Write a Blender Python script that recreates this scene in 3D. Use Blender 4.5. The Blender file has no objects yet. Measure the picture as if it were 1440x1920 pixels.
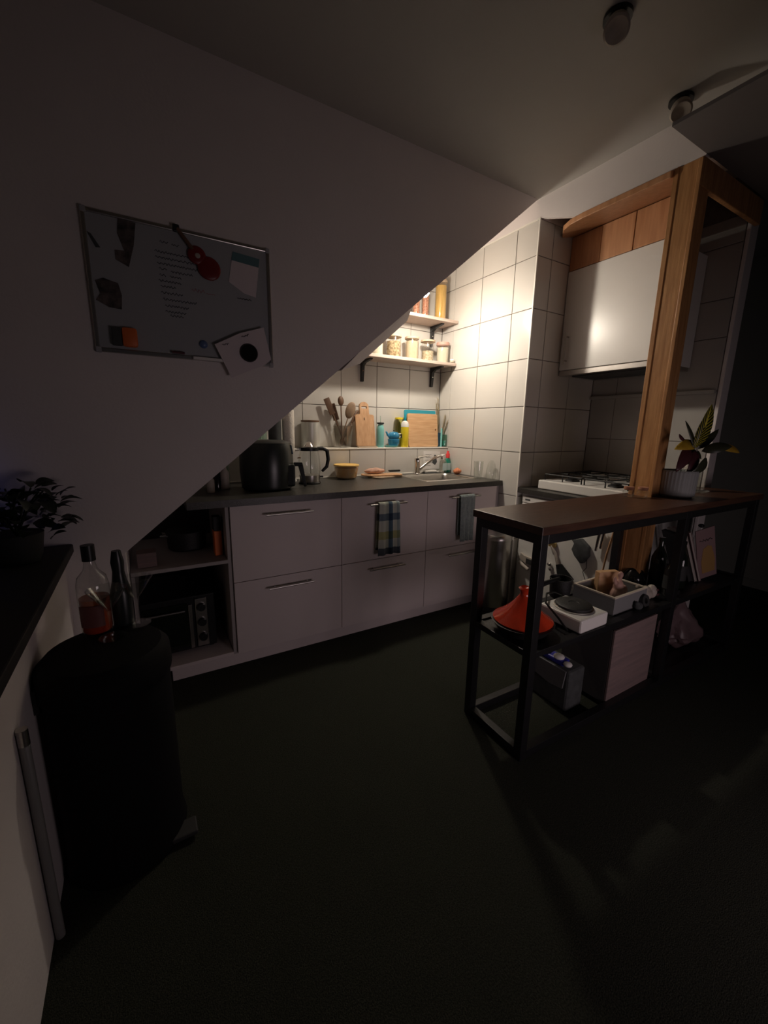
import bpy, bmesh, math, random
from mathutils import Vector, Matrix
C = bpy.context.scene.collection
PI = math.pi
random.seed(7)

# ---------------------------------------------------------------- camera, world, lights, exposure
F_PX = 759.17
yaw, pitch, roll = 0.5385, -0.2064, 0.0178
cy_, sy_, cp_, sp_ = math.cos(yaw), math.sin(yaw), math.cos(pitch), math.sin(pitch)
fw = Vector((sy_*cp_, cy_*cp_, sp_)); r0 = Vector((cy_, -sy_, 0)); u0 = r0.cross(fw)
cr, sr = math.cos(roll), math.sin(roll)
rt = r0*cr + u0*sr; up = u0*cr - r0*sr
cam_d = bpy.data.cameras.new('camera'); cam = bpy.data.objects.new('camera', cam_d); C.objects.link(cam)
cam_d.sensor_fit = 'VERTICAL'; cam_d.sensor_height = 36.0; cam_d.lens = F_PX/1920*36.0
cam_d.clip_start = 0.02
M = Matrix((rt, up, -fw)).transposed().to_4x4(); M.translation = Vector((-2.2067, -2.8143, 1.2737))
cam.matrix_world = M
bpy.context.scene.camera = cam
vs = bpy.context.scene.view_settings
vs.view_transform = 'Standard'; vs.look = 'None'; vs.gamma = 1.0; vs.use_curve_mapping = False
vs.exposure = 0.0
bpy.context.scene.display_settings.display_device = 'sRGB'
w = bpy.data.worlds.new('night'); bpy.context.scene.world = w; w.use_nodes = True
w.node_tree.nodes['Background'].inputs[0].default_value = (0.62, 0.60, 0.66, 1)
w.node_tree.nodes['Background'].inputs[1].default_value = 0.010
def lamp(name, loc, power, col, rad):
    d = bpy.data.lights.new(name, 'POINT'); d.energy = power; d.color = col; d.shadow_soft_size = rad
    o = bpy.data.objects.new(name, d); C.objects.link(o); o.location = loc; return o
# flat round lamp fixed to the slope over the sink: it shines square off the slope, down and to the right
LP = Vector((-0.595, -0.525, 2.1521)); LN = Vector((0.636, 0.0, -0.771))
BULB = 330.0      # sideways glow; most of the bulb's light leaves through its lower face
def area(name, loc, aim, sx, sz, power, col, shape='RECTANGLE'):
    d = bpy.data.lights.new(name, 'AREA'); d.shape = shape; d.size = sx; d.energy = power; d.color = col
    if shape == 'RECTANGLE': d.size_y = sz
    o = bpy.data.objects.new(name, d); C.objects.link(o); o.location = loc
    o.rotation_euler = (-Vector(aim).normalized()).to_track_quat('Z', 'Y').to_euler(); return o
area('kitchen_light', LP + LN*0.076, (0.42, 0.0, -0.9), 0.09, 0, 7.4, (1.0, 0.885, 0.745), 'DISK')
room_fill = area('fill_light', (-0.75, -3.60, 0.62), (0.02, 1.0, -0.08), 0.9, 0.5, 2.5, (1.0, 0.80, 0.84))     # added weak fill from an unseen source behind the camera, lifts cabinet and wall fronts
room_fill.data.spread = 2.0
# radiance of the bare bulb of the little lamp on the slope (see ceiling_lamp)
lamp('blue_led_light', (-2.80, -0.95, 1.10), 0.035, (0.12, 0.2, 1.0), 0.02)

# ---------------------------------------------------------------- materials
def mat(name, col, rough=0.6, metal=0.0, noise=0.0, nscale=20.0, bump=0.0, bscale=60.0, spec=0.5, coat=0.0, emit=None, stretch=None, col2=None):
    m = bpy.data.materials.new(name); m.use_nodes = True; nt = m.node_tree; b = nt.nodes['Principled BSDF']
    b.inputs['Base Color'].default_value = (*col, 1); b.inputs['Roughness'].default_value = rough
    b.inputs['Metallic'].default_value = metal; b.inputs['Specular IOR Level'].default_value = spec
    b.inputs['Coat Weight'].default_value = coat
    tc = nt.nodes.new('ShaderNodeTexCoord'); src = tc.outputs['Object']
    if stretch:
        mp = nt.nodes.new('ShaderNodeMapping'); mp.inputs['Scale'].default_value = stretch
        nt.links.new(src, mp.inputs[0]); src = mp.outputs[0]
    n = nt.nodes.new('ShaderNodeTexNoise'); n.inputs['Scale'].default_value = nscale; n.inputs['Detail'].default_value = 4
    nt.links.new(src, n.inputs['Vector'])
    cr_ = nt.nodes.new('ShaderNodeValToRGB'); nt.links.new(n.outputs['Fac'], cr_.inputs[0])
    c2 = col2 if col2 else tuple(c*(1-noise) for c in col)
    cr_.color_ramp.elements[0].position = 0.35; cr_.color_ramp.elements[1].position = 0.65
    cr_.color_ramp.elements[0].color = (*c2, 1); cr_.color_ramp.elements[1].color = (*col, 1)
    nt.links.new(cr_.outputs[0], b.inputs['Base Color'])
    if bump:
        n2 = nt.nodes.new('ShaderNodeTexNoise'); n2.inputs['Scale'].default_value = bscale; nt.links.new(src, n2.inputs['Vector'])
        bp = nt.nodes.new('ShaderNodeBump'); bp.inputs['Strength'].default_value = bump; bp.inputs['Distance'].default_value = 0.01
        nt.links.new(n2.outputs['Fac'], bp.inputs['Height']); nt.links.new(bp.outputs[0], b.inputs['Normal'])
    if emit:
        b.inputs['Emission Color'].default_value = (*emit[0], 1); b.inputs['Emission Strength'].default_value = emit[1]
    return m
def glass_mat(name, tint=(0.96,0.97,0.96), gloss=0.03, extra=0.05):
    m = bpy.data.materials.new(name); m.use_nodes = True; nt = m.node_tree; nt.nodes.clear()
    out = nt.nodes.new('ShaderNodeOutputMaterial'); mx = nt.nodes.new('ShaderNodeMixShader')
    tr = nt.nodes.new('ShaderNodeBsdfTransparent'); gl = nt.nodes.new('ShaderNodeBsdfGlossy'); lw = nt.nodes.new('ShaderNodeLayerWeight'); lw.inputs[0].default_value = 0.5
    pw = nt.nodes.new('ShaderNodeMath'); pw.operation = 'POWER'; pw.inputs[1].default_value = 4.0
    ad = nt.nodes.new('ShaderNodeMath'); ad.operation = 'MULTIPLY_ADD'; ad.inputs[1].default_value = 0.8; ad.inputs[2].default_value = 0.04+extra; ad.use_clamp = True
    tr.inputs[0].default_value = (*tint, 1); gl.inputs['Roughness'].default_value = gloss
    nt.links.new(lw.outputs['Facing'], pw.inputs[0]); nt.links.new(pw.outputs[0], ad.inputs[0]); nt.links.new(ad.outputs[0], mx.inputs[0])
    nt.links.new(tr.outputs[0], mx.inputs[1]); nt.links.new(gl.outputs[0], mx.inputs[2]); nt.links.new(mx.outputs[0], out.inputs[0])
    return m
def uv_stripe(name, a, b, c):       # croton leaf: yellow veins on dark green, from the leaf's own UV
    m = bpy.data.materials.new(name); m.use_nodes = True; nt = m.node_tree; bs = nt.nodes['Principled BSDF']; bs.inputs['Roughness'].default_value = 0.4
    uv = nt.nodes.new('ShaderNodeUVMap'); sp = nt.nodes.new('ShaderNodeSeparateXYZ'); nt.links.new(uv.outputs[0], sp.inputs[0])
    ab = nt.nodes.new('ShaderNodeMath'); ab.operation = 'SUBTRACT'; ab.inputs[1].default_value = 0.5; nt.links.new(sp.outputs[0], ab.inputs[0])
    ab2 = nt.nodes.new('ShaderNodeMath'); ab2.operation = 'ABSOLUTE'; nt.links.new(ab.outputs[0], ab2.inputs[0])
    mu = nt.nodes.new('ShaderNodeMath'); mu.operation = 'MULTIPLY_ADD'; mu.inputs[1].default_value = -0.35; nt.links.new(ab2.outputs[0], mu.inputs[0]); nt.links.new(sp.outputs[1], mu.inputs[2])
    si = nt.nodes.new('ShaderNodeMath'); si.operation = 'MULTIPLY'; si.inputs[1].default_value = 75.0; nt.links.new(mu.outputs[0], si.inputs[0])
    s2 = nt.nodes.new('ShaderNodeMath'); s2.operation = 'SINE'; nt.links.new(si.outputs[0], s2.inputs[0])
    r = nt.nodes.new('ShaderNodeValToRGB'); nt.links.new(s2.outputs[0], r.inputs[0])
    r.color_ramp.elements[0].position = 0.50; r.color_ramp.elements[1].position = 0.62
    r.color_ramp.elements[0].color = (*a, 1); r.color_ramp.elements[1].color = (*b, 1)
    lt = nt.nodes.new('ShaderNodeMath'); lt.operation = 'LESS_THAN'; lt.inputs[1].default_value = 0.07; nt.links.new(ab2.outputs[0], lt.inputs[0])
    mx = nt.nodes.new('ShaderNodeMixRGB'); nt.links.new(lt.outputs[0], mx.inputs[0]); nt.links.new(r.outputs[0], mx.inputs[1]); mx.inputs[2].default_value = (*c, 1)
    nt.links.new(mx.outputs[0], bs.inputs['Base Color']); return m
def plaid(name):                    # checked dishcloth: stripes laid out in the cloth's own UV
    m = bpy.data.materials.new(name); m.use_nodes = True; nt = m.node_tree; bs = nt.nodes['Principled BSDF']; bs.inputs['Roughness'].default_value = 0.95
    uv = nt.nodes.new('ShaderNodeUVMap'); sp = nt.nodes.new('ShaderNodeSeparateXYZ'); nt.links.new(uv.outputs[0], sp.inputs[0])
    def ramp(i, stops, interp='CONSTANT'):
        r = nt.nodes.new('ShaderNodeValToRGB'); r.color_ramp.interpolation = interp; nt.links.new(sp.outputs[i], r.inputs[0])
        for k, (p, c) in enumerate(stops):
            e = r.color_ramp.elements[k] if k < 2 else r.color_ramp.elements.new(p)
            e.position = p; e.color = (*c, 1)
        return r
    W=(0.72,0.74,0.68); B=(0.10,0.16,0.24); Y=(0.52,0.50,0.20); D=(0.02,0.04,0.08)
    ru = ramp(0, [(0,W),(0.12,W),(0.28,(.55,.58,.52)),(0.46,B),(0.64,W),(0.84,(.35,.42,.45))])
    rv = ramp(1, [(0,D),(0.14,D),(0.145,W),(0.32,Y),(0.47,W),(0.68,B),(0.82,W)])
    mx = nt.nodes.new('ShaderNodeMixRGB'); mx.blend_type = 'MULTIPLY'; mx.inputs[0].default_value = 0.9
    nt.links.new(ru.outputs[0], mx.inputs[1]); nt.links.new(rv.outputs[0], mx.inputs[2]); nt.links.new(mx.outputs[0], bs.inputs['Base Color']); return m

M_ = dict(
 paint=mat('white_wall_paint', (0.80,0.74,0.72), 0.85, noise=0.04, nscale=3, bump=0.08, bscale=90),
 ceil=mat('ceiling_paint', (0.50,0.48,0.45), 0.9, noise=0.05, nscale=2),
 farwall=mat('grey_green_wall_paint', (0.66,0.67,0.60), 0.9, noise=0.05, nscale=3),
 tile=mat('glazed_white_tile', (0.63,0.605,0.56), 0.22, noise=0.03, nscale=2.5, bump=0.025, bscale=14, spec=0.5),
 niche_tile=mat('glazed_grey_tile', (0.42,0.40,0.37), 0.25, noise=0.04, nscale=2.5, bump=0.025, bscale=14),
 grout=mat('grey_grout', (0.20,0.17,0.15), 0.9, noise=0.2, nscale=40),
 bead=mat('white_edge_bead', (0.85,0.82,0.75), 0.4),
 carpet=mat('dark_green_grey_carpet', (0.045,0.048,0.036), 0.98, noise=0.55, nscale=260, bump=0.5, bscale=350, spec=0.1),
 front=mat('matt_white_cabinet_laminate', (0.74,0.65,0.64), 0.55, noise=0.02, nscale=4),
 white=mat('white_lacquer', (0.84,0.82,0.78), 0.3, noise=0.02, nscale=6),
 carcass=mat('shelf_unit_laminate', (0.42,0.38,0.37), 0.6),
 darkboard=mat('dark_cabinet_back', (0.06,0.055,0.055), 0.8),
 worktop=mat('charcoal_laminate_worktop', (0.052,0.048,0.042), 0.38, noise=0.35, nscale=60, bump=0.1, bscale=200),
 steel=mat('brushed_stainless_steel', (0.55,0.53,0.50), 0.28, 1.0, noise=0.1, nscale=30, stretch=(1,1,12)),
 chrome=mat('polished_chrome', (0.75,0.73,0.70), 0.08, 1.0),
 black=mat('black_plastic', (0.012,0.013,0.013), 0.35, noise=0.2, nscale=30),
 satin=mat('satin_black_plastic', (0.016,0.02,0.019), 0.3),
 matte=mat('matt_black_bin_plastic', (0.005,0.005,0.0055), 0.75, spec=0.15),
 iron=mat('black_powder_coated_steel', (0.010,0.010,0.011), 0.4, noise=0.2, nscale=50),
 castiron=mat('black_cast_iron', (0.012,0.012,0.012), 0.55, bump=0.2, bscale=200),
 oak=mat('orange_oak_wood', (0.60,0.31,0.125), 0.45, nscale=5, stretch=(14,14,1.2), col2=(0.44,0.205,0.075), bump=0.06, bscale=8),
 oakpanel=mat('orange_beech_panel', (0.62,0.32,0.16), 0.4, nscale=4, stretch=(10,10,1), col2=(0.50,0.24,0.11)),
 shelfwood=mat('pale_whitewashed_shelf_wood', (0.62,0.50,0.42), 0.6, nscale=6, stretch=(1,12,12), col2=(0.50,0.39,0.33)),
 walnut=mat('dark_walnut_tabletop', (0.115,0.052,0.030), 0.36, nscale=5, stretch=(1,12,8), col2=(0.070,0.030,0.018), bump=0.05, bscale=12),
 beech=mat('beech_cutting_board', (0.60,0.36,0.20), 0.5, nscale=7, stretch=(12,12,1.2), col2=(0.50,0.28,0.14)),
 bamboo=mat('bamboo_cutting_board', (0.66,0.41,0.22), 0.5, nscale=7, stretch=(1,12,12), col2=(0.55,0.31,0.15)),
 darkwood=mat('dark_stained_utensil_wood', (0.17,0.09,0.05), 0.55, noise=0.3, nscale=20),
 midwood=mat('worn_spoon_wood', (0.36,0.24,0.15), 0.6, noise=0.3, nscale=20),
 teal=mat('teal_plastic', (0.02,0.29,0.38), 0.4),
 mint=mat('mint_enamel', (0.22,0.55,0.52), 0.3),
 blue=mat('glazed_blue_ceramic', (0.05,0.28,0.50), 0.15, noise=0.3, nscale=9),
 navy=mat('navy_card', (0.02,0.06,0.10), 0.5),
 yellow=mat('yellow_washing_up_liquid', (0.80,0.62,0.03), 0.25),
 lidyellow=mat('yellow_plastic_lid', (0.85,0.55,0.16), 0.4),
 pasta=mat('orange_food_filling', (0.90,0.52,0.18), 0.7, nscale=25, col2=(0.85,0.62,0.32), bump=0.3, bscale=60),
 whitep=mat('white_plastic', (0.82,0.80,0.76), 0.4),
 paper=mat('white_paper', (0.80,0.77,0.74), 0.85, noise=0.03, nscale=8),
 paper2=mat('pinkish_note_paper', (0.72,0.64,0.66), 0.85),
 towel=mat('white_kitchen_roll', (0.85,0.80,0.72), 0.95, bump=0.4, bscale=120),
 frost=mat('frosted_metal_canister', (0.62,0.62,0.58), 0.35, 0.3),
 green=mat('green_dish_soap', (0.02,0.22,0.15), 0.2),
 red=mat('red_plastic_cap', (0.75,0.06,0.06), 0.35),
 tagine=mat('glazed_red_earthenware', (0.66,0.055,0.02), 0.18, noise=0.25, nscale=14, coat=0.5),
 guitar=mat('dark_red_guitar_magnet', (0.20,0.012,0.012), 0.35),
 orange=mat('orange_plastic', (0.75,0.16,0.03), 0.5),
 skin=mat('pink_bread', (0.62,0.36,0.26), 0.7, bump=0.4, bscale=70, noise=0.25, nscale=30),
 onion=mat('brown_onion_skin', (0.62,0.25,0.12), 0.4, nscale=8, stretch=(8,8,1), col2=(0.48,0.15,0.07)),
 greycloth=mat('blue_grey_terry_cloth', (0.34,0.40,0.39), 0.98, noise=0.2, nscale=60, bump=0.6, bscale=180),
 check=plaid('checked_dishcloth'),
 flour=mat('cream_flour', (0.66,0.60,0.47), 0.95), oats=mat('rolled_oats', (0.62,0.52,0.37), 0.9, nscale=90, col2=(0.36,0.27,0.16), bump=0.5, bscale=150),
 muesli=mat('brown_seed_mix', (0.60,0.46,0.27), 0.9, nscale=70, col2=(0.20,0.13,0.06), bump=0.5, bscale=120),
 beans=mat('red_brown_beans', (0.62,0.30,0.18), 0.6, nscale=90, col2=(0.28,0.09,0.05), bump=0.6, bscale=100),
 spag=mat('dry_spaghetti', (0.85,0.55,0.16), 0.5, nscale=30, stretch=(30,30,0.5), col2=(0.62,0.34,0.07), bump=0.5, bscale=40),
 sugar=mat('beige_crushed_grain', (0.56,0.44,0.30), 0.9, noise=0.1, nscale=60),
 lid=mat('pale_wooden_jar_lid', (0.56,0.42,0.29), 0.6, noise=0.1, nscale=20),
 pinklid=mat('pink_wooden_jar_lid', (0.55,0.33,0.27), 0.6),
 pampas=mat('dry_pampas_grass', (0.50,0.42,0.28), 0.95),
 board=mat('whiteboard_enamel', (0.40,0.415,0.43), 0.25), ink=mat('black_marker_ink', (0.03,0.03,0.035), 0.6), redink=mat('red_marker_ink', (0.40,0.10,0.10), 0.6),
 photo=mat('dark_photo_print', (0.16,0.13,0.12), 0.4, nscale=28, col2=(0.02,0.02,0.02)),
 tealprint=mat('teal_printed_header', (0.10,0.20,0.22), 0.7),
 bluemag=mat('blue_magnet', (0.12,0.18,0.34), 0.3),
 leafdk=mat('dark_green_leaf', (0.014,0.024,0.014), 0.45, noise=0.3, nscale=10), leafmid=mat('dark_croton_leaf', (0.055,0.060,0.03), 0.4, noise=0.4, nscale=12),
 leafy=mat('yellow_croton_leaf', (0.75,0.50,0.05), 0.45, nscale=9, col2=(0.55,0.32,0.03)), leafr=mat('dark_red_croton_leaf', (0.085,0.022,0.028), 0.4),
 croton=uv_stripe('veined_croton_leaf', (0.03,0.035,0.01), (0.62,0.52,0.04), (0.85,0.72,0.08)), stem=mat('grey_plant_stem', (0.34,0.31,0.27), 0.7), soil=mat('potting_soil', (0.03,0.02,0.015), 1.0),
 pot=mat('grey_ribbed_ceramic_pot', (0.36,0.37,0.36), 0.6), greypot=mat('dark_grey_pot', (0.028,0.028,0.028), 0.7), palepot=mat('pale_grey_pot', (0.38,0.38,0.40), 0.6),
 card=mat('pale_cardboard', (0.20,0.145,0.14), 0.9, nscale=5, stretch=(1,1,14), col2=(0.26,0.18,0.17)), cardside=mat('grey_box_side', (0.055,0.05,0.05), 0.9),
 cork=mat('cork_stopper', (0.48,0.22,0.13), 0.8), crate=mat('grey_crate_paint', (0.22,0.22,0.22), 0.6), cratein=mat('cream_crate_edge', (0.62,0.55,0.45), 0.6),
 pinkwax=mat('pink_figurine', (0.52,0.30,0.24), 0.6, noise=0.15, nscale=20), bone=mat('off_white_ceramic', (0.50,0.44,0.38), 0.5, noise=0.2, nscale=25), bag=mat('pale_pink_plastic_bag', (0.18,0.12,0.125), 0.4, noise=0.2, nscale=14),
 juice=mat('red_syrup', (0.50,0.02,0.008), 0.2, nscale=3, col2=(0.42,0.14,0.05)), label=mat('dark_red_bottle_label', (0.16,0.05,0.045), 0.6),
 wine=mat('dark_bottle_glass', (0.010,0.014,0.010), 0.08), darkjug=mat('dark_glazed_jug', (0.012,0.011,0.010), 0.12),
 bookpage=mat('book_page_block', (0.45,0.40,0.36), 0.9), bookpink=mat('faded_pink_cover', (0.30,0.19,0.19), 0.6), bookyel=mat('yellow_brown_cover_print', (0.42,0.24,0.08), 0.6), bookdk=mat('dark_book_cover', (0.02,0.02,0.02), 0.6),
 bluepack=mat('blue_packet_print', (0.03,0.03,0.35), 0.4), greyfab=mat('grey_fabric', (0.075,0.08,0.08), 0.95, noise=0.3, nscale=30), radiator=mat('radiator_enamel', (0.24,0.24,0.235), 0.4),
 glass=glass_mat('clear_glass'), glassg=glass_mat('green_tinted_glass', (0.72,0.86,0.80)), plast=glass_mat('clear_plastic', (0.92,0.90,0.86), 0.25, 0.16), glassy=glass_mat('yellow_tinted_glass', (0.95,0.9,0.5)),
 glow=mat('lamp_diffuser', (1,1,1), 0.5, emit=((1,0.885,0.745), BULB)), ledblue=mat('blue_led', (0.1,0.2,1.0), 0.5, emit=((0.1,0.2,1.0), 0.4)), mint_towel=mat('clear_blue_soap', (0.45,0.58,0.58), 0.2),
)

# ---------------------------------------------------------------- mesh helpers
def nb(): return bmesh.new()
def box(bm, x0, x1, y0, y1, z0, z1, bev=0.0):
    vs_ = [bm.verts.new(p) for p in ((x0,y0,z0),(x1,y0,z0),(x1,y1,z0),(x0,y1,z0),(x0,y0,z1),(x1,y0,z1),(x1,y1,z1),(x0,y1,z1))]
    fs = [bm.faces.new([vs_[i] for i in q]) for q in ((3,2,1,0),(4,5,6,7),(0,1,5,4),(1,2,6,5),(2,3,7,6),(3,0,4,7))]
    if bev:
        es = list({e for f in fs for e in f.edges}); bmesh.ops.bevel(bm, geom=es, offset=bev, segments=2, profile=0.5, affect='EDGES')
    return bm
def prism(bm, poly, axis, a, b, bev=0.0):
    def P(p, t):
        return {'y': (p[0], t, p[1]), 'x': (t, p[0], p[1]), 'z': (p[0], p[1], t)}[axis]
    A = [bm.verts.new(P(p, a)) for p in poly]; B = [bm.verts.new(P(p, b)) for p in poly]; n = len(poly)
    fs = [bm.faces.new(A), bm.faces.new(B[::-1])] + [bm.faces.new((A[i], B[i], B[(i+1) % n], A[(i+1) % n])) for i in range(n)]
    bmesh.ops.recalc_face_normals(bm, faces=fs)
    if bev:
        es = list({e for f in fs for e in f.edges}); bmesh.ops.bevel(bm, geom=es, offset=bev, segments=2, profile=0.5, affect='EDGES')
    return bm
def lathe(bm, prof, n=24, o=(0,0,0), sx=1.0, sy=1.0):
    rings = []
    for r, z in prof:
        if r < 1e-6: rings.append([bm.verts.new((o[0], o[1], o[2]+z))])
        else: rings.append([bm.verts.new((o[0]+sx*r*math.cos(2*PI*k/n), o[1]+sy*r*math.sin(2*PI*k/n), o[2]+z)) for k in range(n)])
    for a, b in zip(rings, rings[1:]):
        for k in range(n):
            q = [a[k % len(a)], a[(k+1) % len(a)], b[(k+1) % len(b)], b[k % len(b)]]
            q = list(dict.fromkeys(q))
            if len(q) > 2: bm.faces.new(q)
    return bm
def cyl(bm, c, r, z0, z1, n=20): return lathe(bm, [(0,z0),(r,z0),(r,z1),(0,z1)], n, (c[0],c[1],0))
def tube(bm, pts, r, n=8):
    pts = [Vector(p) for p in pts]; rings = []; ref = None
    for i, p in enumerate(pts):
        t = (pts[min(i+1, len(pts)-1)] - pts[max(i-1, 0)]).normalized()
        if ref is None: ref = t.orthogonal().normalized()
        ref = (ref - t*ref.dot(t)).normalized(); b = t.cross(ref)
        rr = r[i] if isinstance(r, (list, tuple)) else r
        rings.append([bm.verts.new(p + (ref*math.cos(2*PI*k/n) + b*math.sin(2*PI*k/n))*rr) for k in range(n)])
    for a, b in zip(rings, rings[1:]):
        for k in range(n): bm.faces.new((a[k], a[(k+1) % n], b[(k+1) % n], b[k]))
    bm.faces.new(rings[0][::-1]); bm.faces.new(rings[-1]); return bm
def ball(bm, c, rx, ry=None, rz=None, seg=14):
    ry = ry or rx; rz = rz or rx
    r = bmesh.ops.create_uvsphere(bm, u_segments=seg, v_segments=max(6, seg//2+1), radius=1)
    for v in r['verts']: v.co = Vector((c[0]+v.co.x*rx, c[1]+v.co.y*ry, c[2]+v.co.z*rz))
    return bm
def rot(bm, ang, axis='Z', piv=(0,0,0)):
    bmesh.ops.rotate(bm, verts=bm.verts[:], cent=piv, matrix=Matrix.Rotation(ang, 3, axis)); return bm
def mv(bm, d): bmesh.ops.translate(bm, verts=bm.verts[:], vec=d); return bm
def mesh_of(name, bm, m, smooth=False, ang=40):
    me = bpy.data.meshes.new(name)
    bmesh.ops.recalc_face_normals(bm, faces=bm.faces[:])
    bm.to_mesh(me); bm.free(); me.materials.append(m if not isinstance(m, str) else M_[m])
    if smooth:
        for p in me.polygons: p.use_smooth = True
        try: me.set_sharp_from_angle(angle=math.radians(ang))
        except Exception: pass
    return me
def obj(name, bm, m, parent=None, smooth=False, loc=(0,0,0)):
    o = bpy.data.objects.new(name, mesh_of(name, bm, m, smooth)); C.objects.link(o); o.location = loc
    if parent: o.parent = parent
    return o
def tag(o, label, cat, group=None, kind=None):
    if label: o['label'] = label
    if cat: o['category'] = cat
    if group: o['group'] = group
    if kind: o['kind'] = kind
    return o
def thing(name, label, cat, loc=(0,0,0), rotz=0.0, group=None):
    o = bpy.data.objects.new(name, None); C.objects.link(o); o.location = loc; o.rotation_euler = (0,0,rotz); o.empty_display_size = 0.05
    return tag(o, label, cat, group)
def wpart(name, bm, m, parent, smooth=False):      # geometry given in world space, stored in the thing's own space
    inv = Matrix.LocRotScale(parent.location, parent.rotation_euler, None).inverted()
    bmesh.ops.transform(bm, matrix=inv, verts=bm.verts[:])
    return obj(name, bm, m, parent, smooth)
def struct(name, bm, m, parent=None):
    o = obj(name, bm, m, parent); 
    if not parent: o['kind'] = 'structure'
    return o
def copy_tree(o, parent=None):
    c = o.copy(); C.objects.link(c)
    if parent: c.parent = parent
    for ch in [x for x in bpy.data.objects if x.parent == o]: copy_tree(ch, c)
    return c

# ---------------------------------------------------------------- setting
ZT = 0.915      # sink worktop height
ZL = 1.122      # ledge height
struct('floor', box(nb(), -3.4, 2.3, -4.2, 0.1, -0.1, 0.0), 'carpet')
struct('ceiling', box(nb(), -3.4, 2.3, -4.2, 0.1, 2.64, 2.74), 'ceil')
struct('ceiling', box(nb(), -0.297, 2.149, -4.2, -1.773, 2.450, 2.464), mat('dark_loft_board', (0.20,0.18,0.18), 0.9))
struct('wall_upper', box(nb(), 0.0, 0.10, -4.2, -1.7725, 2.4645, 2.639), 'paint')
wb = struct('wall_back', box(nb(), -3.3, 0.8, 0.004, 0.10, 0.0, 2.64), 'grout')
wl = struct('wall_ledge', box(nb(), -2.0, 0.003, -0.138, 0.003, 0.0, 1.117), 'grout')
wr = struct('wall_right', box(nb(), 0.004, 0.715, -0.904, 0.0, 0.0, 2.525), 'grout')
bm = nb()
prism(bm, [(0.0,2.531),(-0.908,2.531),(-1.145,2.448),(-1.772,2.447),(-1.772,2.64),(0.0,2.64)], 'x', 0.0, 0.03)
struct('wall_upper', bm, 'paint')
bm = nb(); g_ = [[], []]
for dz in (0, 1):
    for x in (0.031, 0.45):
        for y in (-1.744, -1.145, -0.909):
            z = 2.449+(x+0.02)*0.25+(0.084 if y > -1 else 0)+dz*0.01; g_[dz].append(bm.verts.new((x, y, z)))
for a, b in ((0,1),(1,2)):
    for dz in (0, 1): bm.faces.new((g_[dz][a], g_[dz][b], g_[dz][b+3], g_[dz][a+3]))
for a, b in ((0,1),(1,2),(2,5),(5,4),(4,3),(3,0)): bm.faces.new((g_[0][a], g_[0][b], g_[1][b], g_[1][a]))
struct('ceiling_niche', bm, 'paint')
struct('wall_upper', box(nb(), 0.031, 0.714, -0.9065, -0.5, 2.529, 2.639), 'paint')
wn = struct('wall_niche', box(nb(), 0.719, 0.80, -1.69, -0.9, 0.0, 2.64), 'grout')
struct('trim_1', box(nb(), 0.715, 0.805, -1.712, -1.692, 0.0, 2.448, 0.003), 'paint')
bm = nb(); box(bm, -0.004, 0.006, -0.912, -0.902, 0.0, 2.535, 0.002); box(bm, -0.004, 0.004, -0.904, -0.0, 2.525, 2.535)
struct('trim_2', bm, 'bead')
struct('wall_far', box(nb(), 2.15, 2.25, -4.2, 0.1, 0.0, 2.64), 'farwall')
struct('baseboard_far', box(nb(), 2.13, 2.149, -4.2, 0.1, 0.0, 0.07), 'farwall')
struct('wall_stair', prism(nb(), [(-3.4,0.0),(-2.302,0.0),(-2.302,0.743),(0.0,2.643),(-3.4,2.643)], 'y', -0.88, -0.0), 'paint')
# boxed-in lower edge of the stair wall: a tilted side face and a splayed end
bm = nb()
q = [(-0.898,-0.879,1.905),(-0.875,-0.80,1.853),(-1.168,-0.80,1.601),(-1.313,-0.879,1.546),(-1.194,-0.879,1.660),
     (-0.898,-0.60,1.915),(-0.875,-0.60,1.868),(-1.168,-0.60,1.616),(-1.313,-0.60,1.570),(-1.194,-0.60,1.670)]
v = [bm.verts.new(p) for p in q]
for f in ((0,1,2,4),(4,2,3),(5,9,7,6),(9,8,7),(0,5,6,1),(1,6,7,2),(2,7,8,3),(3,8,9,4),(4,9,5,0)): bm.faces.new([v[i] for i in f])
struct('trim_3', bm, 'paint')
struct('wall_left', box(nb(), -2.62, -2.505, -4.2, -0.88, 0.0, 0.77), 'paint')
struct('wall_left', box(nb(), -3.4, -3.3, -4.2, -0.88, 0.0, 2.64), 'paint')
ws = thing('window_sill', 'deep black window sill running along the left wall under the bushy plant', 'sill', (-2.9,-2.9,0.772))
wpart('sill_board', box(nb(), -3.29, -2.470, -4.1, -0.883, 0.772, 0.805, 0.004), mat('black_sill_paint',(0.012,0.011,0.011),0.7), ws)

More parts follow.
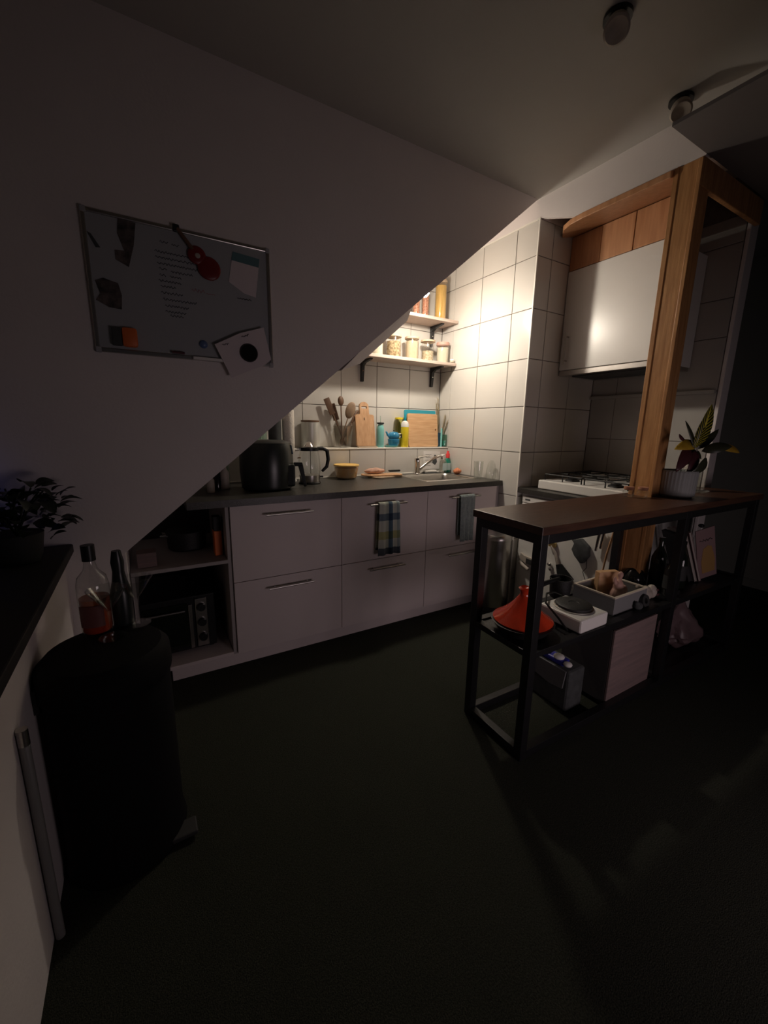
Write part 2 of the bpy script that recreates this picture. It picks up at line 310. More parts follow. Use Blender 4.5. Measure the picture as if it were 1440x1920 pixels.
tile_cache = {}
def tile(parent, orient, u0, u1, z0, z1, m='tile'):
    g = 0.0022; wd, ht = round(u1-u0-2*g, 4), round(z1-z0-2*g, 4)
    if wd < 0.01 or ht < 0.01: return
    key = (wd, ht, m)
    if key not in tile_cache:
        bm = nb(); a, b, i = wd/2, ht/2, 0.0016
        lo = [bm.verts.new(p) for p in ((-a,0.004,-b),(a,0.004,-b),(a,0.004,b),(-a,0.004,b))]
        md = [bm.verts.new(p) for p in ((-a,0.0012,-b),(a,0.0012,-b),(a,0.0012,b),(-a,0.0012,b))]
        hi = [bm.verts.new(p) for p in ((-a+i,0,-b+i),(a-i,0,-b+i),(a-i,0,b-i),(-a+i,0,b-i))]
        for k in range(4):
            j = (k+1) % 4; bm.faces.new((lo[k],lo[j],md[j],md[k])); bm.faces.new((md[k],md[j],hi[j],hi[k]))
        bm.faces.new(hi); bm.faces.new(lo[::-1]); tile_cache[key] = mesh_of('tile', bm, m)
    o = bpy.data.objects.new('tile', tile_cache[key]); C.objects.link(o); o.parent = parent
    c = (u0+u1)/2; z = (z0+z1)/2; j = random.uniform(-.0006, .0006)
    if orient[0] == 'y': o.location = (c, orient[1]+j, z)
    else: o.location = (orient[1]+j, c, z); o.rotation_euler = (0, 0, -PI/2)
H = lambda k: ZL + 0.3017*k
ug = [-0.309-0.2998*k for k in range(6)]
cols = [(-0.309, 0.0)] + [(ug[k+1], ug[k]) for k in range(5)]
for a, b in cols:
    for k in range(5):
        z0, z1 = H(k), H(k+1)
        if z0 < 2.643+0.825*b: tile(wb, ('y', 0.0), a, b, z0, min(z1, 2.62))
    tile(wl, ('y', -0.142), a, b, 0.82, ZL-0.010)
struct('trim_4', box(nb(), -2.0, 0.0, -0.1455, -0.001, 1.112, ZL, 0.002), 'bead')
struct('trim_5', box(nb(), -2.0, 0.0, -0.150, -0.1425, ZT, ZT+0.008, 0.002), 'bead')
gy = [0.0, -0.137, -0.437, -0.736, -0.903]
gx = [0.005, 0.137, 0.433, 0.715]
rows = [H(k) for k in range(-4, 5)] + [2.528]
for k in range(len(rows)-1):
    z0, z1 = max(rows[k], 0.0), rows[k+1]
    for i in range(4):
        if z1 <= ZT-0.05 and gy[i+1] > -0.5: continue
        tile(wr, ('x', 0.0), gy[i+1], gy[i], z0, z1)
    for i in range(3): tile(wr, ('y', -0.908), gx[i], gx[i+1], z0, z1)
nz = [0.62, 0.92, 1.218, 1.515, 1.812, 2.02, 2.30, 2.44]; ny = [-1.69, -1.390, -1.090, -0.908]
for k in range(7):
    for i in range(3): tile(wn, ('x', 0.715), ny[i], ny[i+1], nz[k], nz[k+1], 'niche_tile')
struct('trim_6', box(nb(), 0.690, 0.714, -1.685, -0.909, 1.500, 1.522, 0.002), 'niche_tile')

# ---------------------------------------------------------------- wooden frame round the cooker niche
t = thing('cooker_surround', 'tall orange wooden post and top boards framing the cooker niche', 'surround', (0.05,-1.7,0))
bm = nb(); box(bm, 0.0, 0.105, -1.757, -1.655, 0.0, 2.447, 0.003)
wpart('post', bm, 'oak', t)
wpart('batten', box(nb(), -0.004, 0.012, -1.672, -1.650, 0.0, 2.447, 0.002), 'oak', t)
wpart('batten', box(nb(), -0.004, 0.012, -1.766, -1.748, 0.0, 2.445, 0.002), 'oak', t)
wpart('side_board', box(nb(), 0.0, 0.66, -1.768, -1.745, 2.335, 2.446, 0.003), 'oak', t)
bm = prism(nb(), [(-0.02,-1.649),(-0.02,-1.21),(0.0,-1.12),(0.06,-1.03),(0.21,-0.912),(0.45,-0.912),(0.45,-1.649)], 'z', 2.410, 2.440, 0.004)
for v_ in bm.verts: v_.co.z += (v_.co.x+0.02)*0.25
wpart('top_board', bm, 'oakpanel', t)
for y0, y1 in ((-1.115,-0.912),(-1.313,-1.117),(-1.62,-1.318)):
    wpart('panel', box(nb(), 0.31, 0.318, y0, y1, 2.290, 2.489, 0.002), 'oakpanel', t)

# ---------------------------------------------------------------- hood cabinet
t = thing('hood_cabinet', 'white wall cabinet with a steel hood strip hung over the gas hob', 'cabinet', (0.5,-1.22,1.645))
wpart('body', box(nb(), 0.322, 0.71, -1.53, -0.913, 1.66, 2.275, 0.002), 'white', t)
d = wpart('door', box(nb(), 0.302, 0.320, -1.528, -0.915, 1.672, 2.284, 0.002), 'white', t)
def bar_handle(parent, p0, p1, out, standoff=0.03, r=0.006):
    p0, p1, out = Vector(p0), Vector(p1), Vector(out); bm = nb(); dd = (p1-p0)
    tube(bm, [p0+out*standoff, p1+out*standoff], r, 12)
    for f in (0.14, 0.86): tube(bm, [p0+dd*f, p0+dd*f+out*standoff], r*0.8, 10)
    o = obj('handle', bm, 'steel', parent, True); return o
hl = bar_handle(None, (0.302,-0.965,1.70), (0.302,-0.965,1.91), (-1,0,0), 0.032, 0.006)
hl.parent = d; hl.location = -t.location
wpart('hood', box(nb(), 0.304, 0.70, -1.526, -0.917, 1.636, 1.669, 0.003), 'steel', t)
bm = nb(); box(bm, 0.36, 0.62, -1.46, -0.98, 1.630, 1.637)
wpart('grease_filter', bm, 'greyfab', t)

# ---------------------------------------------------------------- base cabinets
XJ = [-1.861, -1.258, -0.651, -0.037]
labs = ['white drawer cabinet left of the checked towel with nothing on its handles', 'white drawer cabinet with the checked towel on its upper handle',
        'white drawer cabinet under the sink with the grey towel on its upper handle']
for i in range(3):
    x0, x1 = XJ[i], XJ[i+1]
    t = thing('base_cabinet', labs[i], 'cabinet', ((x0+x1)/2, -0.45, 0.08), group='white drawer cabinets under the worktop')
    bm = nb(); box(bm, x0+.001, x0+.017, -0.735, -0.146, 0.08, 0.878); box(bm, x1-.017, x1-.001, -0.735, -0.146, 0.08, 0.878)
    box(bm, x0+.017, x1-.017, -0.735, -0.146, 0.08, 0.096); box(bm, x0+.017, x1-.017, -0.165, -0.146, 0.096, 0.878)
    wpart('body', bm, 'front', t)
    for (z0, z1) in ((0.4815, 0.8775), (0.0815, 0.4785)):
        dr = wpart('drawer', box(nb(), x0+.0015, x1-.0015, -0.755, -0.736, z0, z1, 0.0012), 'front', t)
        hw = 0.127; xc = (x0+x1)/2
        h = bar_handle(None, (xc-hw-.005,-0.755,z1-0.052), (xc+hw-.005,-0.755,z1-0.052), (0,-1,0), 0.033, 0.0055)
        h.parent = dr; h.location = -t.location
struct('trim_7', box(nb(), -0.035, -0.002, -0.74, -0.146, 0.08, 0.878), 'carcass')
t = thing('plinth', 'pale plinth board along the floor under the drawer cabinets', 'plinth', (-1.1,-0.70,0))
wpart('board', box(nb(), -2.172, -0.03, -0.715, -0.697, 0.001, 0.0795, 0.001), 'front', t)
# open shelf unit at the left end
t = thing('open_shelf_unit', 'low open white shelf unit holding the toaster oven left of the drawers', 'shelf', (-2.07,-0.45,0.08))
wpart('side_panel', box(nb(), -1.880, -1.863, -0.74, -0.15, 0.08, 0.878), 'carcass', t)
wpart('shelf_board', box(nb(), -2.299, -1.882, -0.752, -0.15, 0.590, 0.608, 0.001), 'carcass', t)
wpart('shelf_board', box(nb(), -2.299, -1.882, -0.752, -0.15, 0.081, 0.100, 0.001), 'front', t)
wpart('back_panel', box(nb(), -2.299, -1.882, -0.150, -0.143, 0.081, 0.76), 'darkboard', t)
wpart('side_panel', box(nb(), -2.299, -2.285, -0.74, -0.15, 0.10, 0.585), 'carcass', t)

# worktop with a real hole for the sink
SX0, SX1, SY0, SY1 = -0.535, -0.115, -0.585, -0.245
t = thing('worktop', 'long charcoal worktop over the drawer cabinets with the inset sink', 'worktop', (-1.0,-0.45,0.88))
bm = nb(); z0, z1 = 0.8795, ZT
for a in ((-2.05, SX0, -0.770, -0.1435), (SX1, -0.001, -0.770, -0.1435), (SX0, SX1, -0.770, SY0), (SX0, SX1, SY1, -0.1435)): box(bm, a[0], a[1], a[2], a[3], z0, z1)
bmesh.ops.remove_doubles(bm, verts=bm.verts[:], dist=1e-5)
wpart('slab', bm, 'worktop', t)
t = thing('sink', 'small rectangular stainless steel sink let into the worktop', 'sink', (-0.32,-0.42,ZT-0.15))
bm = nb()
def rrect(x0, x1, y0, y1, r, z, n=5):
    out = []
    for cx, cy, a0 in ((x1-r,y1-r,0),(x0+r,y1-r,PI/2),(x0+r,y0+r,PI),(x1-r,y0+r,1.5*PI)):
        for k in range(n+1): a = a0+PI/2*k/n; out.append((cx+r*math.cos(a), cy+r*math.sin(a), z))
    return out
levels = [(-0.555,-0.085,-0.610,-0.215,0.03,ZT+0.001),(-0.552,-0.088,-0.607,-0.218,0.03,ZT+0.004),(-0.530,-0.112,-0.580,-0.262,0.045,ZT+0.003),(-0.522,-0.12,-0.572,-0.27,0.05,ZT-0.012),(-0.515,-0.127,-0.565,-0.277,0.05,ZT-0.13),(-0.49,-0.15,-0.54,-0.30,0.05,ZT-0.145)]
rg = [[bm.verts.new(p) for p in rrect(*l)] for l in levels]
for a, b in zip(rg, rg[1:]):
    for k in range(len(a)): j = (k+1) % len(a); bm.faces.new((a[k],a[j],b[j],b[k]))
bm.faces.new(rg[-1])
wpart('basin', bm, 'steel', t, True)
wpart('drain', lathe(nb(), [(0,0.004),(0.030,0.004),(0.040,0.001),(0.040,-0.004)], 20, (-0.32,-0.42,ZT-0.143)), 'chrome', t, True)
wpart('overflow', ball(nb(), (-0.42,-0.276,ZT-0.045), 0.016, 0.004, 0.016), 'chrome', t, True)
# tap
t = thing('mixer_tap', 'chrome single-lever mixer tap with a slanting spout behind the sink', 'tap', (-0.345,-0.195,ZT))
bm = nb(); lathe(bm, [(0,0),(0.030,0),(0.030,0.006),(0.024,0.010),(0.023,0.085),(0.026,0.10),(0.024,0.125),(0,0.128)], 24); obj('tap_body', bm, 'chrome', t, True)
bm = nb(); tube(bm, [(0.015,-0.005,0.035),(0.07,-0.012,0.075),(0.15,-0.02,0.125),(0.20,-0.026,0.142),(0.228,-0.03,0.138)], [0.013,0.012,0.0115,0.0115,0.012], 12)
tube(bm, [(0.222,-0.029,0.136),(0.222,-0.029,0.115)], 0.012, 12); obj('spout', bm, 'chrome', t, True)
bm = nb(); tube(bm, [(0.0,0,0.125),(0.05,-0.006,0.136),(0.105,-0.012,0.142)], [0.014,0.007,0.006], 10); obj('lever', bm, 'chrome', t, True)

# ---------------------------------------------------------------- wall shelves, brackets, lamp
def wall_shelf(name, label, x0, x1, ztop, br):
    t = thing(name, label, 'shelf', ((x0+x1)/2, -0.1, ztop-0.022), group='wooden wall shelves under the stair slope')
    wpart('shelf_board', box(nb(), x0, x1, -0.200, -0.001, ztop-0.022, ztop, 0.002), 'shelfwood', t)
    for bx in br:
        bm = nb(); zb = ztop-0.0225
        prism(bm, [(-0.001, zb),(-0.155, zb),(-0.150, zb-0.010),(-0.060, zb-0.022),(-0.030, zb-0.040),(-0.017, zb-0.150),(-0.001, zb-0.152)], 'x', bx-0.012, bx+0.012, 0.002)
        b = wpart('bracket', bm, 'iron', t)
        bm = nb(); tube(bm, [(bx,-0.018,zb-0.075),(bx,-0.0265,zb-0.075)], 0.004, 8); s = wpart('screw', bm, 'chrome', t); s.parent = b
    return t
wall_shelf('wall_shelf', 'lower pale wooden wall shelf with the row of short jars', -0.93, -0.006, 1.778, (-0.742, -0.098))
wall_shelf('wall_shelf', 'upper pale wooden wall shelf with the tall spaghetti jar', -0.66, -0.006, 2.090, (-0.115,))
t = thing('ceiling_lamp', 'small round lamp on the slope above the sink', 'lamp', LP)
t.rotation_mode = 'QUATERNION'; t.rotation_quaternion = (-LN).to_track_quat('Z', 'Y')
obj('base', cyl(nb(), (0,0), 0.022, -0.012, 0.012, 24), 'whitep', t, True); obj('bulb', ball(nb(), (0,0,-0.043), 0.030, seg=24), 'glow', t, True)

# ---------------------------------------------------------------- jars
def jar(name, label, x, y, z, r, h, fill, fh, lidm='lid', lh=0.02, group=None, lid_over=0.004):
    t = thing(name, label, 'jar', (x,y,z), group=group)
    obj('glass', lathe(nb(), [(0,0.001),(r*0.94,0.001),(r,0.008),(r,h-lh-0.006),(r*0.96,h-lh)], 24), 'glass', t, True)
    if fill: obj('filling', lathe(nb(), [(0,0.006),(r*0.93,0.006),(r*0.93,fh),(0,fh*1.02)], 20), fill, t, True)
    if lidm: obj('lid', lathe(nb(), [(0,h-lh-0.004),(r*0.9,h-lh-0.004),(r*0.9,h-lh),(r+lid_over,h-lh+0.001),(r+lid_over,h-0.003),(r,h),(0,h)], 24), lidm, t, True)
    return t
g = 'storage jars on the lower wall shelf'
jar('storage_jar','glass jar of cream flour with a pinkish lid at the shelf end',-0.070,-0.105,1.779,0.049,0.158,'flour',0.118,'pinklid',0.024,g,0.003)
jar('storage_jar','glass jar half full of oats with a flared pale lid',-0.218,-0.105,1.779,0.047,0.160,'oats',0.078,'lid',0.016,g,0.010)
jar('storage_jar','glass jar full of beige grain with a pale lid left of the oats',-0.368,-0.105,1.779,0.052,0.164,'sugar',0.132,'lid',0.016,g,0.003)
jar('storage_jar','glass jar of dark-flecked seed mix cut off by the slope',-0.535,-0.110,1.779,0.056,0.158,'muesli',0.112,'lid',0.016,g,0.003)
jar('storage_jar','white-filled jar at the far left of the lower shelf, mostly behind the slope',-0.680,-0.110,1.779,0.050,0.12,'flour',0.09,'lid',0.016,g,0.003)
jar('spice_pot','tiny white spice pot at the front corner of the lower shelf',-0.030,-0.178,1.779,0.017,0.028,'flour',0.016,'whitep',0.008,None,0.001)
g = 'tall jars on the upper wall shelf'
jar('spaghetti_jar','tall glass jar of spaghetti at the end of the upper shelf',-0.118,-0.115,2.091,0.044,0.285,'spag',0.245,'lid',0.018,g,0.002)
jar('bean_jar','narrow glass jar of red-brown beans beside the spaghetti',-0.262,-0.115,2.091,0.026,0.21,'beans',0.160,'lid',0.016,g,0.002)
jar('bean_jar','narrow glass jar of beans nearest the slope',-0.345,-0.115,2.091,0.026,0.17,'beans',0.13,'lid',0.016,g,0.002)

# ---------------------------------------------------------------- things on the ledge
t = thing('canister', 'tall frosted metal canister with a wooden lid behind the kettle', 'canister', (-1.180,-0.072,ZL))
obj('can', lathe(nb(), [(0,0),(0.060,0),(0.062,0.004),(0.061,0.178),(0,0.178)], 28), 'frost', t, True); obj('lid', lathe(nb(), [(0,0.179),(0.063,0.179),(0.063,0.190),(0,0.192)], 28), 'darkwood', t, True)
t = thing('utensil_pot', 'clear plastic pot standing on the ledge full of kitchen utensils', 'pot', (-0.925,-0.072,ZL))
obj('pot', lathe(nb(), [(0,0.002),(0.052,0.002),(0.056,0.01),(0.074,0.158),(0.071,0.158),(0.054,0.012),(0,0.010)], 4, sx=1.08, sy=0.88), 'plast', t)
def utensil(name, label, foot, top, head, m, rr=0.006):
    foot, top = Vector(foot), Vector(top); b = Vector((-0.925,-0.072,ZL)); t = thing(name, label, 'utensil', b+foot, group='utensils in the clear pot')
    d = top-foot; obj('handle', tube(nb(), [(0,0,0), d*0.6, d], [rr, rr*0.85, rr*0.7], 8), m, t, True)
    bm = nb()
    if head == 'spatula': box(bm, -0.022, 0.022, -0.004, 0.004, -0.01, 0.11, 0.003)
    elif head == 'ladle': ball(bm, (0,0,0.03), 0.026, 0.018, 0.034)
    elif head == 'spoon': ball(bm, (0,0,0.055), 0.036, 0.012, 0.062)
    else: ball(bm, (0,0,0.05), 0.014, 0.008, 0.058)
    q = d.to_track_quat('Z','X'); bmesh.ops.rotate(bm, verts=bm.verts[:], cent=(0,0,0), matrix=q.to_matrix()); mv(bm, d)
    obj('head', bm, m, t, True)
utensil('wooden_spatula','dark wooden spatula standing tallest at the left of the pot',(0.02,0,0.015),(-0.078,0.02,0.245),'spatula','darkwood')
utensil('wooden_spatula','second dark spatula leaning low behind the tallest one',(0.01,0.01,0.015),(-0.045,0.028,0.205),'spatula','darkwood')
utensil('ladle','dark ladle with a round head standing between spatula and spoon',(-0.01,0,0.015),(-0.022,-0.005,0.30),'ladle','darkwood')
utensil('wooden_spoon','large worn wooden spoon leaning right in the pot',(-0.03,0.01,0.015),(0.032,-0.01,0.215),'spoon','midwood')
utensil('butter_knife','thin dark knife leaning far right in the pot',(-0.03,-0.01,0.015),(0.072,0.012,0.18),'knife','darkwood',0.004)
# paddle cutting board leaning
t = thing('paddle_board', 'paddle-shaped wooden cutting board with a handle slot, leaning on the tiles', 'cutting board', (-0.752,-0.098,ZL+0.001))
bm = nb()
def rr2(w, h, r, x=0, z=0): return [(x+px, z+pz) for px, pz, _ in rrect(-w/2, w/2, 0, h, r, 0, 3)]
def slab_with_hole(bm, outer, holes, y0, y1):
    vo = [bm.verts.new((p[0], y0, p[1])) for p in outer]; es = [bm.edges.new((vo[i], vo[(i+1) % len(vo)])) for i in range(len(vo))]
    for hpoly in holes:
        vh = [bm.verts.new((p[0], y0, p[1])) for p in hpoly]; es += [bm.edges.new((vh[i], vh[(i+1) % len(vh)])) for i in range(len(vh))]
    r = bmesh.ops.triangle_fill(bm, use_beauty=True, edges=es); fs = [f for f in r['geom'] if isinstance(f, bmesh.types.BMFace)]
    e = bmesh.ops.extrude_face_region(bm, geom=fs); bmesh.ops.translate(bm, verts=[x for x in e['geom'] if isinstance(x, bmesh.types.BMVert)], vec=(0, y1-y0, 0))
o_ = [(-0.072,0),(0.072,0),(0.078,0.006),(0.078,0.222),(0.070,0.232),(0.040,0.234),(0.038,0.245),(0.038,0.292)] + [(0.038*math.cos(a), 0.292+0.034*math.sin(a)) for a in (PI/6,PI/3,PI/2,2*PI/3,5*PI/6)] + [(-0.038,0.292),(-0.038,0.245),(-0.040,0.234),(-0.070,0.232),(-0.078,0.222),(-0.078,0.006)]
slab_with_hole(bm, o_, [[(-0.022,0.276),(0.022,0.276),(0.024,0.285),(0.022,0.293),(-0.022,0.293),(-0.024,0.285)]], -0.018, 0.0)
rot(bm, -0.16, 'X'); obj('board', bm, 'beech', t)
bm = nb(); ball(bm, (-0.006,-0.0185+0.0,0.200), 0.005, 0.0015, 0.011, 8); rot(bm, -0.16, 'X'); obj('knot', bm, 'darkwood', t, True)
t = thing('cutting_board', 'pale narrow board lying flat at the foot of the paddle board', 'cutting board', (-0.752,-0.122,ZL))
obj('board', box(nb(), -0.078, 0.082, -0.012, 0.018, 0.0, 0.009, 0.002), 'lid', t)
mvp = bpy.data.objects['paddle_board']; mvp.location = (-0.752,-0.092,ZL+0.0095)
# mint bottle with straw
t = thing('drinking_bottle', 'slim mint green bottle with a dark cap and straw beside the paddle board', 'bottle', (-0.627,-0.095,ZL))
obj('bottle', lathe(nb(), [(0,0),(0.026,0),(0.028,0.004),(0.028,0.135),(0.024,0.16),(0.018,0.172),(0,0.173)], 24), 'mint', t, True)
obj('cap', lathe(nb(), [(0,0.173),(0.022,0.173),(0.029,0.180),(0.027,0.186),(0,0.188)], 24), 'black', t, True); obj('straw', tube(nb(), [(0,0,0.186),(-0.002,0,0.235)], 0.0025, 8), 'glassg', t)
# teapot for one
t = thing('teapot', 'small bright blue teapot stacked on its cup and saucer', 'teapot', (-0.500,-0.085,ZL+0.012))
obj('cup', lathe(nb(), [(0,0),(0.030,0),(0.044,0.015),(0.047,0.050),(0.044,0.052),(0,0.052)], 24), 'blue', t, True)
obj('pot', lathe(nb(), [(0,0.053),(0.038,0.053),(0.047,0.068),(0.044,0.088),(0.030,0.102),(0.0,0.108)], 24), 'blue', t, True)
obj('lid_knob', ball(nb(), (0,0,0.115), 0.006), 'black', t, True)
obj('spout', tube(nb(), [(-0.035,0,0.070),(-0.056,0,0.082),(-0.064,0,0.100),(-0.072,0,0.106)], [0.013,0.009,0.007,0.006], 10), 'blue', t, True)
obj('handle', tube(nb(), [(0.040,-0.005,0.092),(0.066,-0.008,0.090),(0.070,-0.008,0.072),(0.045,-0.005,0.062)], 0.005, 8), 'whitep', t, True)
obj('tag', box(nb(), 0.030, 0.042, -0.055, -0.050, 0.058, 0.090, 0.001), 'black', t)
t = thing('saucer', 'pale blue saucer under the blue teapot', 'saucer', (-0.520,-0.085,ZL)); obj('dish', lathe(nb(), [(0,0.003),(0.030,0.003),(0.050,0.009),(0.056,0.013),(0.056,0.010),(0.035,0.0),(0,0)], 28), 'mint', t, True)
# yellow bottle and vase
t = thing('soap_bottle', 'yellow bottle with a white cap right of the blue teapot', 'bottle', (-0.411,-0.105,ZL))
obj('bottle', lathe(nb(), [(0,0),(0.028,0),(0.031,0.006),(0.031,0.155),(0,0.156)], 24), 'yellow', t, True); obj('cap', lathe(nb(), [(0,0.156),(0.031,0.156),(0.031,0.178),(0.024,0.196),(0.008,0.204),(0,0.204)], 24), 'whitep', t, True)
t = thing('glass_bottle', 'tall glass with a yellow rim behind the yellow bottle', 'glass', (-0.425,-0.040,ZL))
obj('glass', lathe(nb(), [(0,0.002),(0.034,0.002),(0.037,0.02),(0.037,0.19),(0.030,0.215),(0.024,0.222)], 24), 'glassy', t, True); obj('rim', lathe(nb(), [(0.024,0.222),(0.033,0.215),(0.033,0.228),(0.0,0.232)], 24), 'yellow', t, True)
obj('wire_handle', tube(nb(), [(0.036,-0.02,0.08),(0.05,-0.045,0.075),(0.036,-0.02,0.03)], 0.003, 8), 'chrome', t, True)
# rectangular boards
t = thing('cutting_board', 'teal plastic cutting board standing behind the bamboo one', 'cutting board', (-0.230,-0.072,ZL))
bm = nb(); prism(bm, rr2(0.310, 0.292, 0.012), 'y', -0.008, 0.0); rot(bm, -0.10, 'X'); obj('board', bm, 'teal', t)
t = thing('cutting_board', 'square bamboo cutting board with a hole leaning on the teal board', 'cutting board', (-0.232,-0.105,ZL+0.001))
bm = nb(); cx_, cz_ = 0.125, 0.135
slab_with_hole(bm, rr2(0.292, 0.262, 0.014), [[(cx_+0.007*math.cos(k*PI/4), cz_+0.009*math.sin(k*PI/4)) for k in range(8)]], -0.016, 0.0); rot(bm, -0.12, 'X'); obj('board', bm, 'bamboo', t)
bm = nb(); ball(bm, (cx_,0.0035,cz_), 0.0068, 0.003, 0.0088, 10); rot(bm, -0.12, 'X'); obj('hole', bm, 'black', t)
# vase corner
t = thing('storage_box', 'small navy box standing upright beside the bamboo board', 'box', (-0.053,-0.070,ZL)); obj('box', box(nb(), -0.022, 0.018, -0.03, 0.03, 0, 0.115, 0.003), 'navy', t)
t = thing('tumbler', 'pale teal glass tumbler in the corner of the ledge', 'glass', (-0.022,-0.119,ZL)); obj('glass', lathe(nb(), [(0,0.002),(0.018,0.002),(0.021,0.10),(0.019,0.10),(0.016,0.008),(0,0.008)], 20), 'glassg', t, True); obj('filling', lathe(nb(), [(0,0.009),(0.015,0.009),(0.017,0.05),(0,0.05)], 16), 'mint', t, True)
t = thing('candle', 'thin mint candle standing by the tumbler', 'candle', (-0.055,-0.118,ZL)); obj('stick', lathe(nb(), [(0,0),(0.008,0),(0.008,0.13),(0.006,0.15),(0,0.152)], 14), 'mint', t, True)
t = thing('dried_grass', 'beige feathery dried pampas grass in the ledge corner', 'plant', (-0.022,-0.045,ZL)); 
obj('vase', lathe(nb(), [(0,0),(0.014,0),(0.017,0.02),(0.012,0.09),(0.010,0.11)], 16), 'glassg', t, True)
random.seed(3)
for k, (dx, dy, h_) in enumerate(((-0.045,0.0,0.36),(-0.02,0.01,0.38),(-0.035,-0.02,0.30),(0.010,-0.06,0.24),(0.012,-0.09,0.20))):
    st = obj('stalk', tube(nb(), [(0,0,0.01),(dx*0.3,dy*0.3,h_*0.5),(dx,dy,h_*0.92)], 0.0013, 5), 'pampas', t)
    bm = nb()
    for j in range(170):
        f = random.uniform(0.5, 1.0); b0 = Vector((dx*f, dy*f, h_*f)); a = random.uniform(0, 2*PI); L = random.uniform(0.02, 0.045)
        e = b0 + Vector((math.cos(a)*L*0.42, math.sin(a)*L*0.42, L*0.9)); s = Vector((-math.sin(a), math.cos(a), 0))*0.0011
        bm.faces.new([bm.verts.new(b0-s), bm.verts.new(b0+s), bm.verts.new(e)])
    pl = obj('plume', bm, 'pampas', t); pl['kind'] = 'stuff'

# ---------------------------------------------------------------- things on the worktop
def revolve_kettle():
    t = thing('kettle', 'glass electric kettle with a black handle on the worktop', 'kettle', (-1.300,-0.365,ZT))
    obj('base', lathe(nb(), [(0,0),(0.068,0),(0.070,0.006),(0.066,0.014),(0,0.014)], 28), 'black', t, True)
    obj('steel_ring', lathe(nb(), [(0,0.014),(0.064,0.014),(0.066,0.055),(0.060,0.055),(0,0.055)], 28), 'steel', t, True)
    obj('glass_jug', lathe(nb(), [(0.063,0.055),(0.069,0.08),(0.070,0.12),(0.066,0.17),(0.058,0.205),(0.056,0.212)], 32), 'glass', t, True)
    w_ = obj('collar', lathe(nb(), [(0.052,0.206),(0.060,0.206),(0.062,0.226),(0,0.230)], 28), 'black', t, True)
    obj('lid', lathe(nb(), [(0,0.262),(0.010,0.261),(0.020,0.254),(0.028,0.240),(0.036,0.231),(0,0.229)], 24), 'chrome', t, True)
    h = tube(nb(), [(0.050,-0.015,0.220),(0.085,-0.02,0.222),(0.112,-0.024,0.205),(0.118,-0.025,0.15),(0.108,-0.024,0.105),(0.078,-0.016,0.075)], [0.011,0.012,0.013,0.012,0.011,0.009], 10)
    obj('handle', h, 'black', t, True); obj('switch', box(nb(), 0.060, 0.088, -0.016, -0.002, 0.036, 0.046, 0.002), 'black', t)
    obj('spout', prism(nb(), [(-0.055,0.205),(-0.080,0.222),(-0.055,0.224)], 'y', -0.016, 0.016), 'chrome', t)
    obj('stopper', tube(nb(), [(-0.068,-0.03,0.165),(-0.088,-0.035,0.165)], 0.004, 8), 'chrome', t, True)
revolve_kettle()
t = thing('kitchen_roll', 'white kitchen roll standing upright behind the air fryer', 'kitchen roll', (-1.385,-0.225,ZT+0.001))
obj('roll', lathe(nb(), [(0.018,0.19),(0.036,0.19),(0.038,0.193),(0.038,0.455),(0.018,0.455)], 28), 'towel', t, True); obj('holder', lathe(nb(), [(0,0),(0.045,0),(0.045,0.01),(0.012,0.014),(0.010,0.19),(0.016,0.191),(0.012,0.456),(0,0.458)], 20), 'whitep', t, True)
t = thing('kitchen_roll', 'second white roll left of the kitchen roll, darker and partly hidden', 'kitchen roll', (-1.475,-0.235,ZT+0.001))
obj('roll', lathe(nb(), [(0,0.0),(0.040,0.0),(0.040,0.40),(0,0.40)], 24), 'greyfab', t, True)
# air fryer
t = thing('air_fryer', 'large glossy black air fryer at the left end of the worktop', 'air fryer', (-1.600,-0.490,ZT+0.001), -0.25)
obj('body', lathe(nb(), [(0,0),(0.125,0.0),(0.140,0.012),(0.148,0.10),(0.146,0.22),(0.135,0.262),(0.105,0.276),(0,0.28)], 36, sx=1.0, sy=0.92), 'satin', t, True)
obj('control_panel', prism(nb(), [(0.10,0.200),(0.146,0.200),(0.138,0.250),(0.10,0.260)], 'y', -0.045, 0.045, 0.003), 'navy', t)
dw = obj('basket', box(nb(), 0.06, 0.152, -0.085, 0.085, 0.02, 0.145, 0.012), 'satin', t)
bm = nb(); box(bm, 0.150, 0.200, -0.018, 0.018, 0.128, 0.150, 0.006); prism(bm, [(0.172,0.140),(0.200,0.148),(0.222,0.012),(0.206,0.006)], 'y', -0.015, 0.015, 0.004); obj('handle', bm, 'satin', t)
# dark jar / bottles left of the fryer
g = 'bottles in the shadow left of the air fryer'
for k, (nm, x, y, r, h_, m, lb) in enumerate((('oil_bottle',-1.905,-0.50,0.020,0.10,'bone','stubby pale jar at the far left behind the slope'),('oil_bottle',-1.862,-0.44,0.019,0.15,'darkjug','dark narrow bottle between the pale jars'),
        ('oil_bottle',-1.815,-0.40,0.024,0.14,'bone','pale jar just left of the air fryer'),('oil_bottle',-1.790,-0.30,0.020,0.17,'glassg','green glass bottle just left of the air fryer'))):
    t = thing(nm, lb, 'bottle', (x,y,ZT+0.001), group=g); obj('bottle', lathe(nb(), [(0,0),(r,0),(r,h_*0.65),(r*0.5,h_*0.8),(r*0.45,h_*0.92),(0,h_*0.92)], 16), m, t, True); obj('cap', cyl(nb(), (0,0), r*0.5, h_*0.92, h_, 12), 'black', t, True)
t = thing('green_bottle', 'green glass bottle on the ledge at the foot of the slope', 'bottle', (-1.52,-0.08,ZL)); obj('bottle', lathe(nb(), [(0,0),(0.032,0),(0.034,0.01),(0.034,0.11),(0.014,0.16),(0.013,0.19),(0,0.19)], 20), 'glassg', t, True)
obj('cap', cyl(nb(), (0,0), 0.014, 0.19, 0.205, 12), 'black', t)
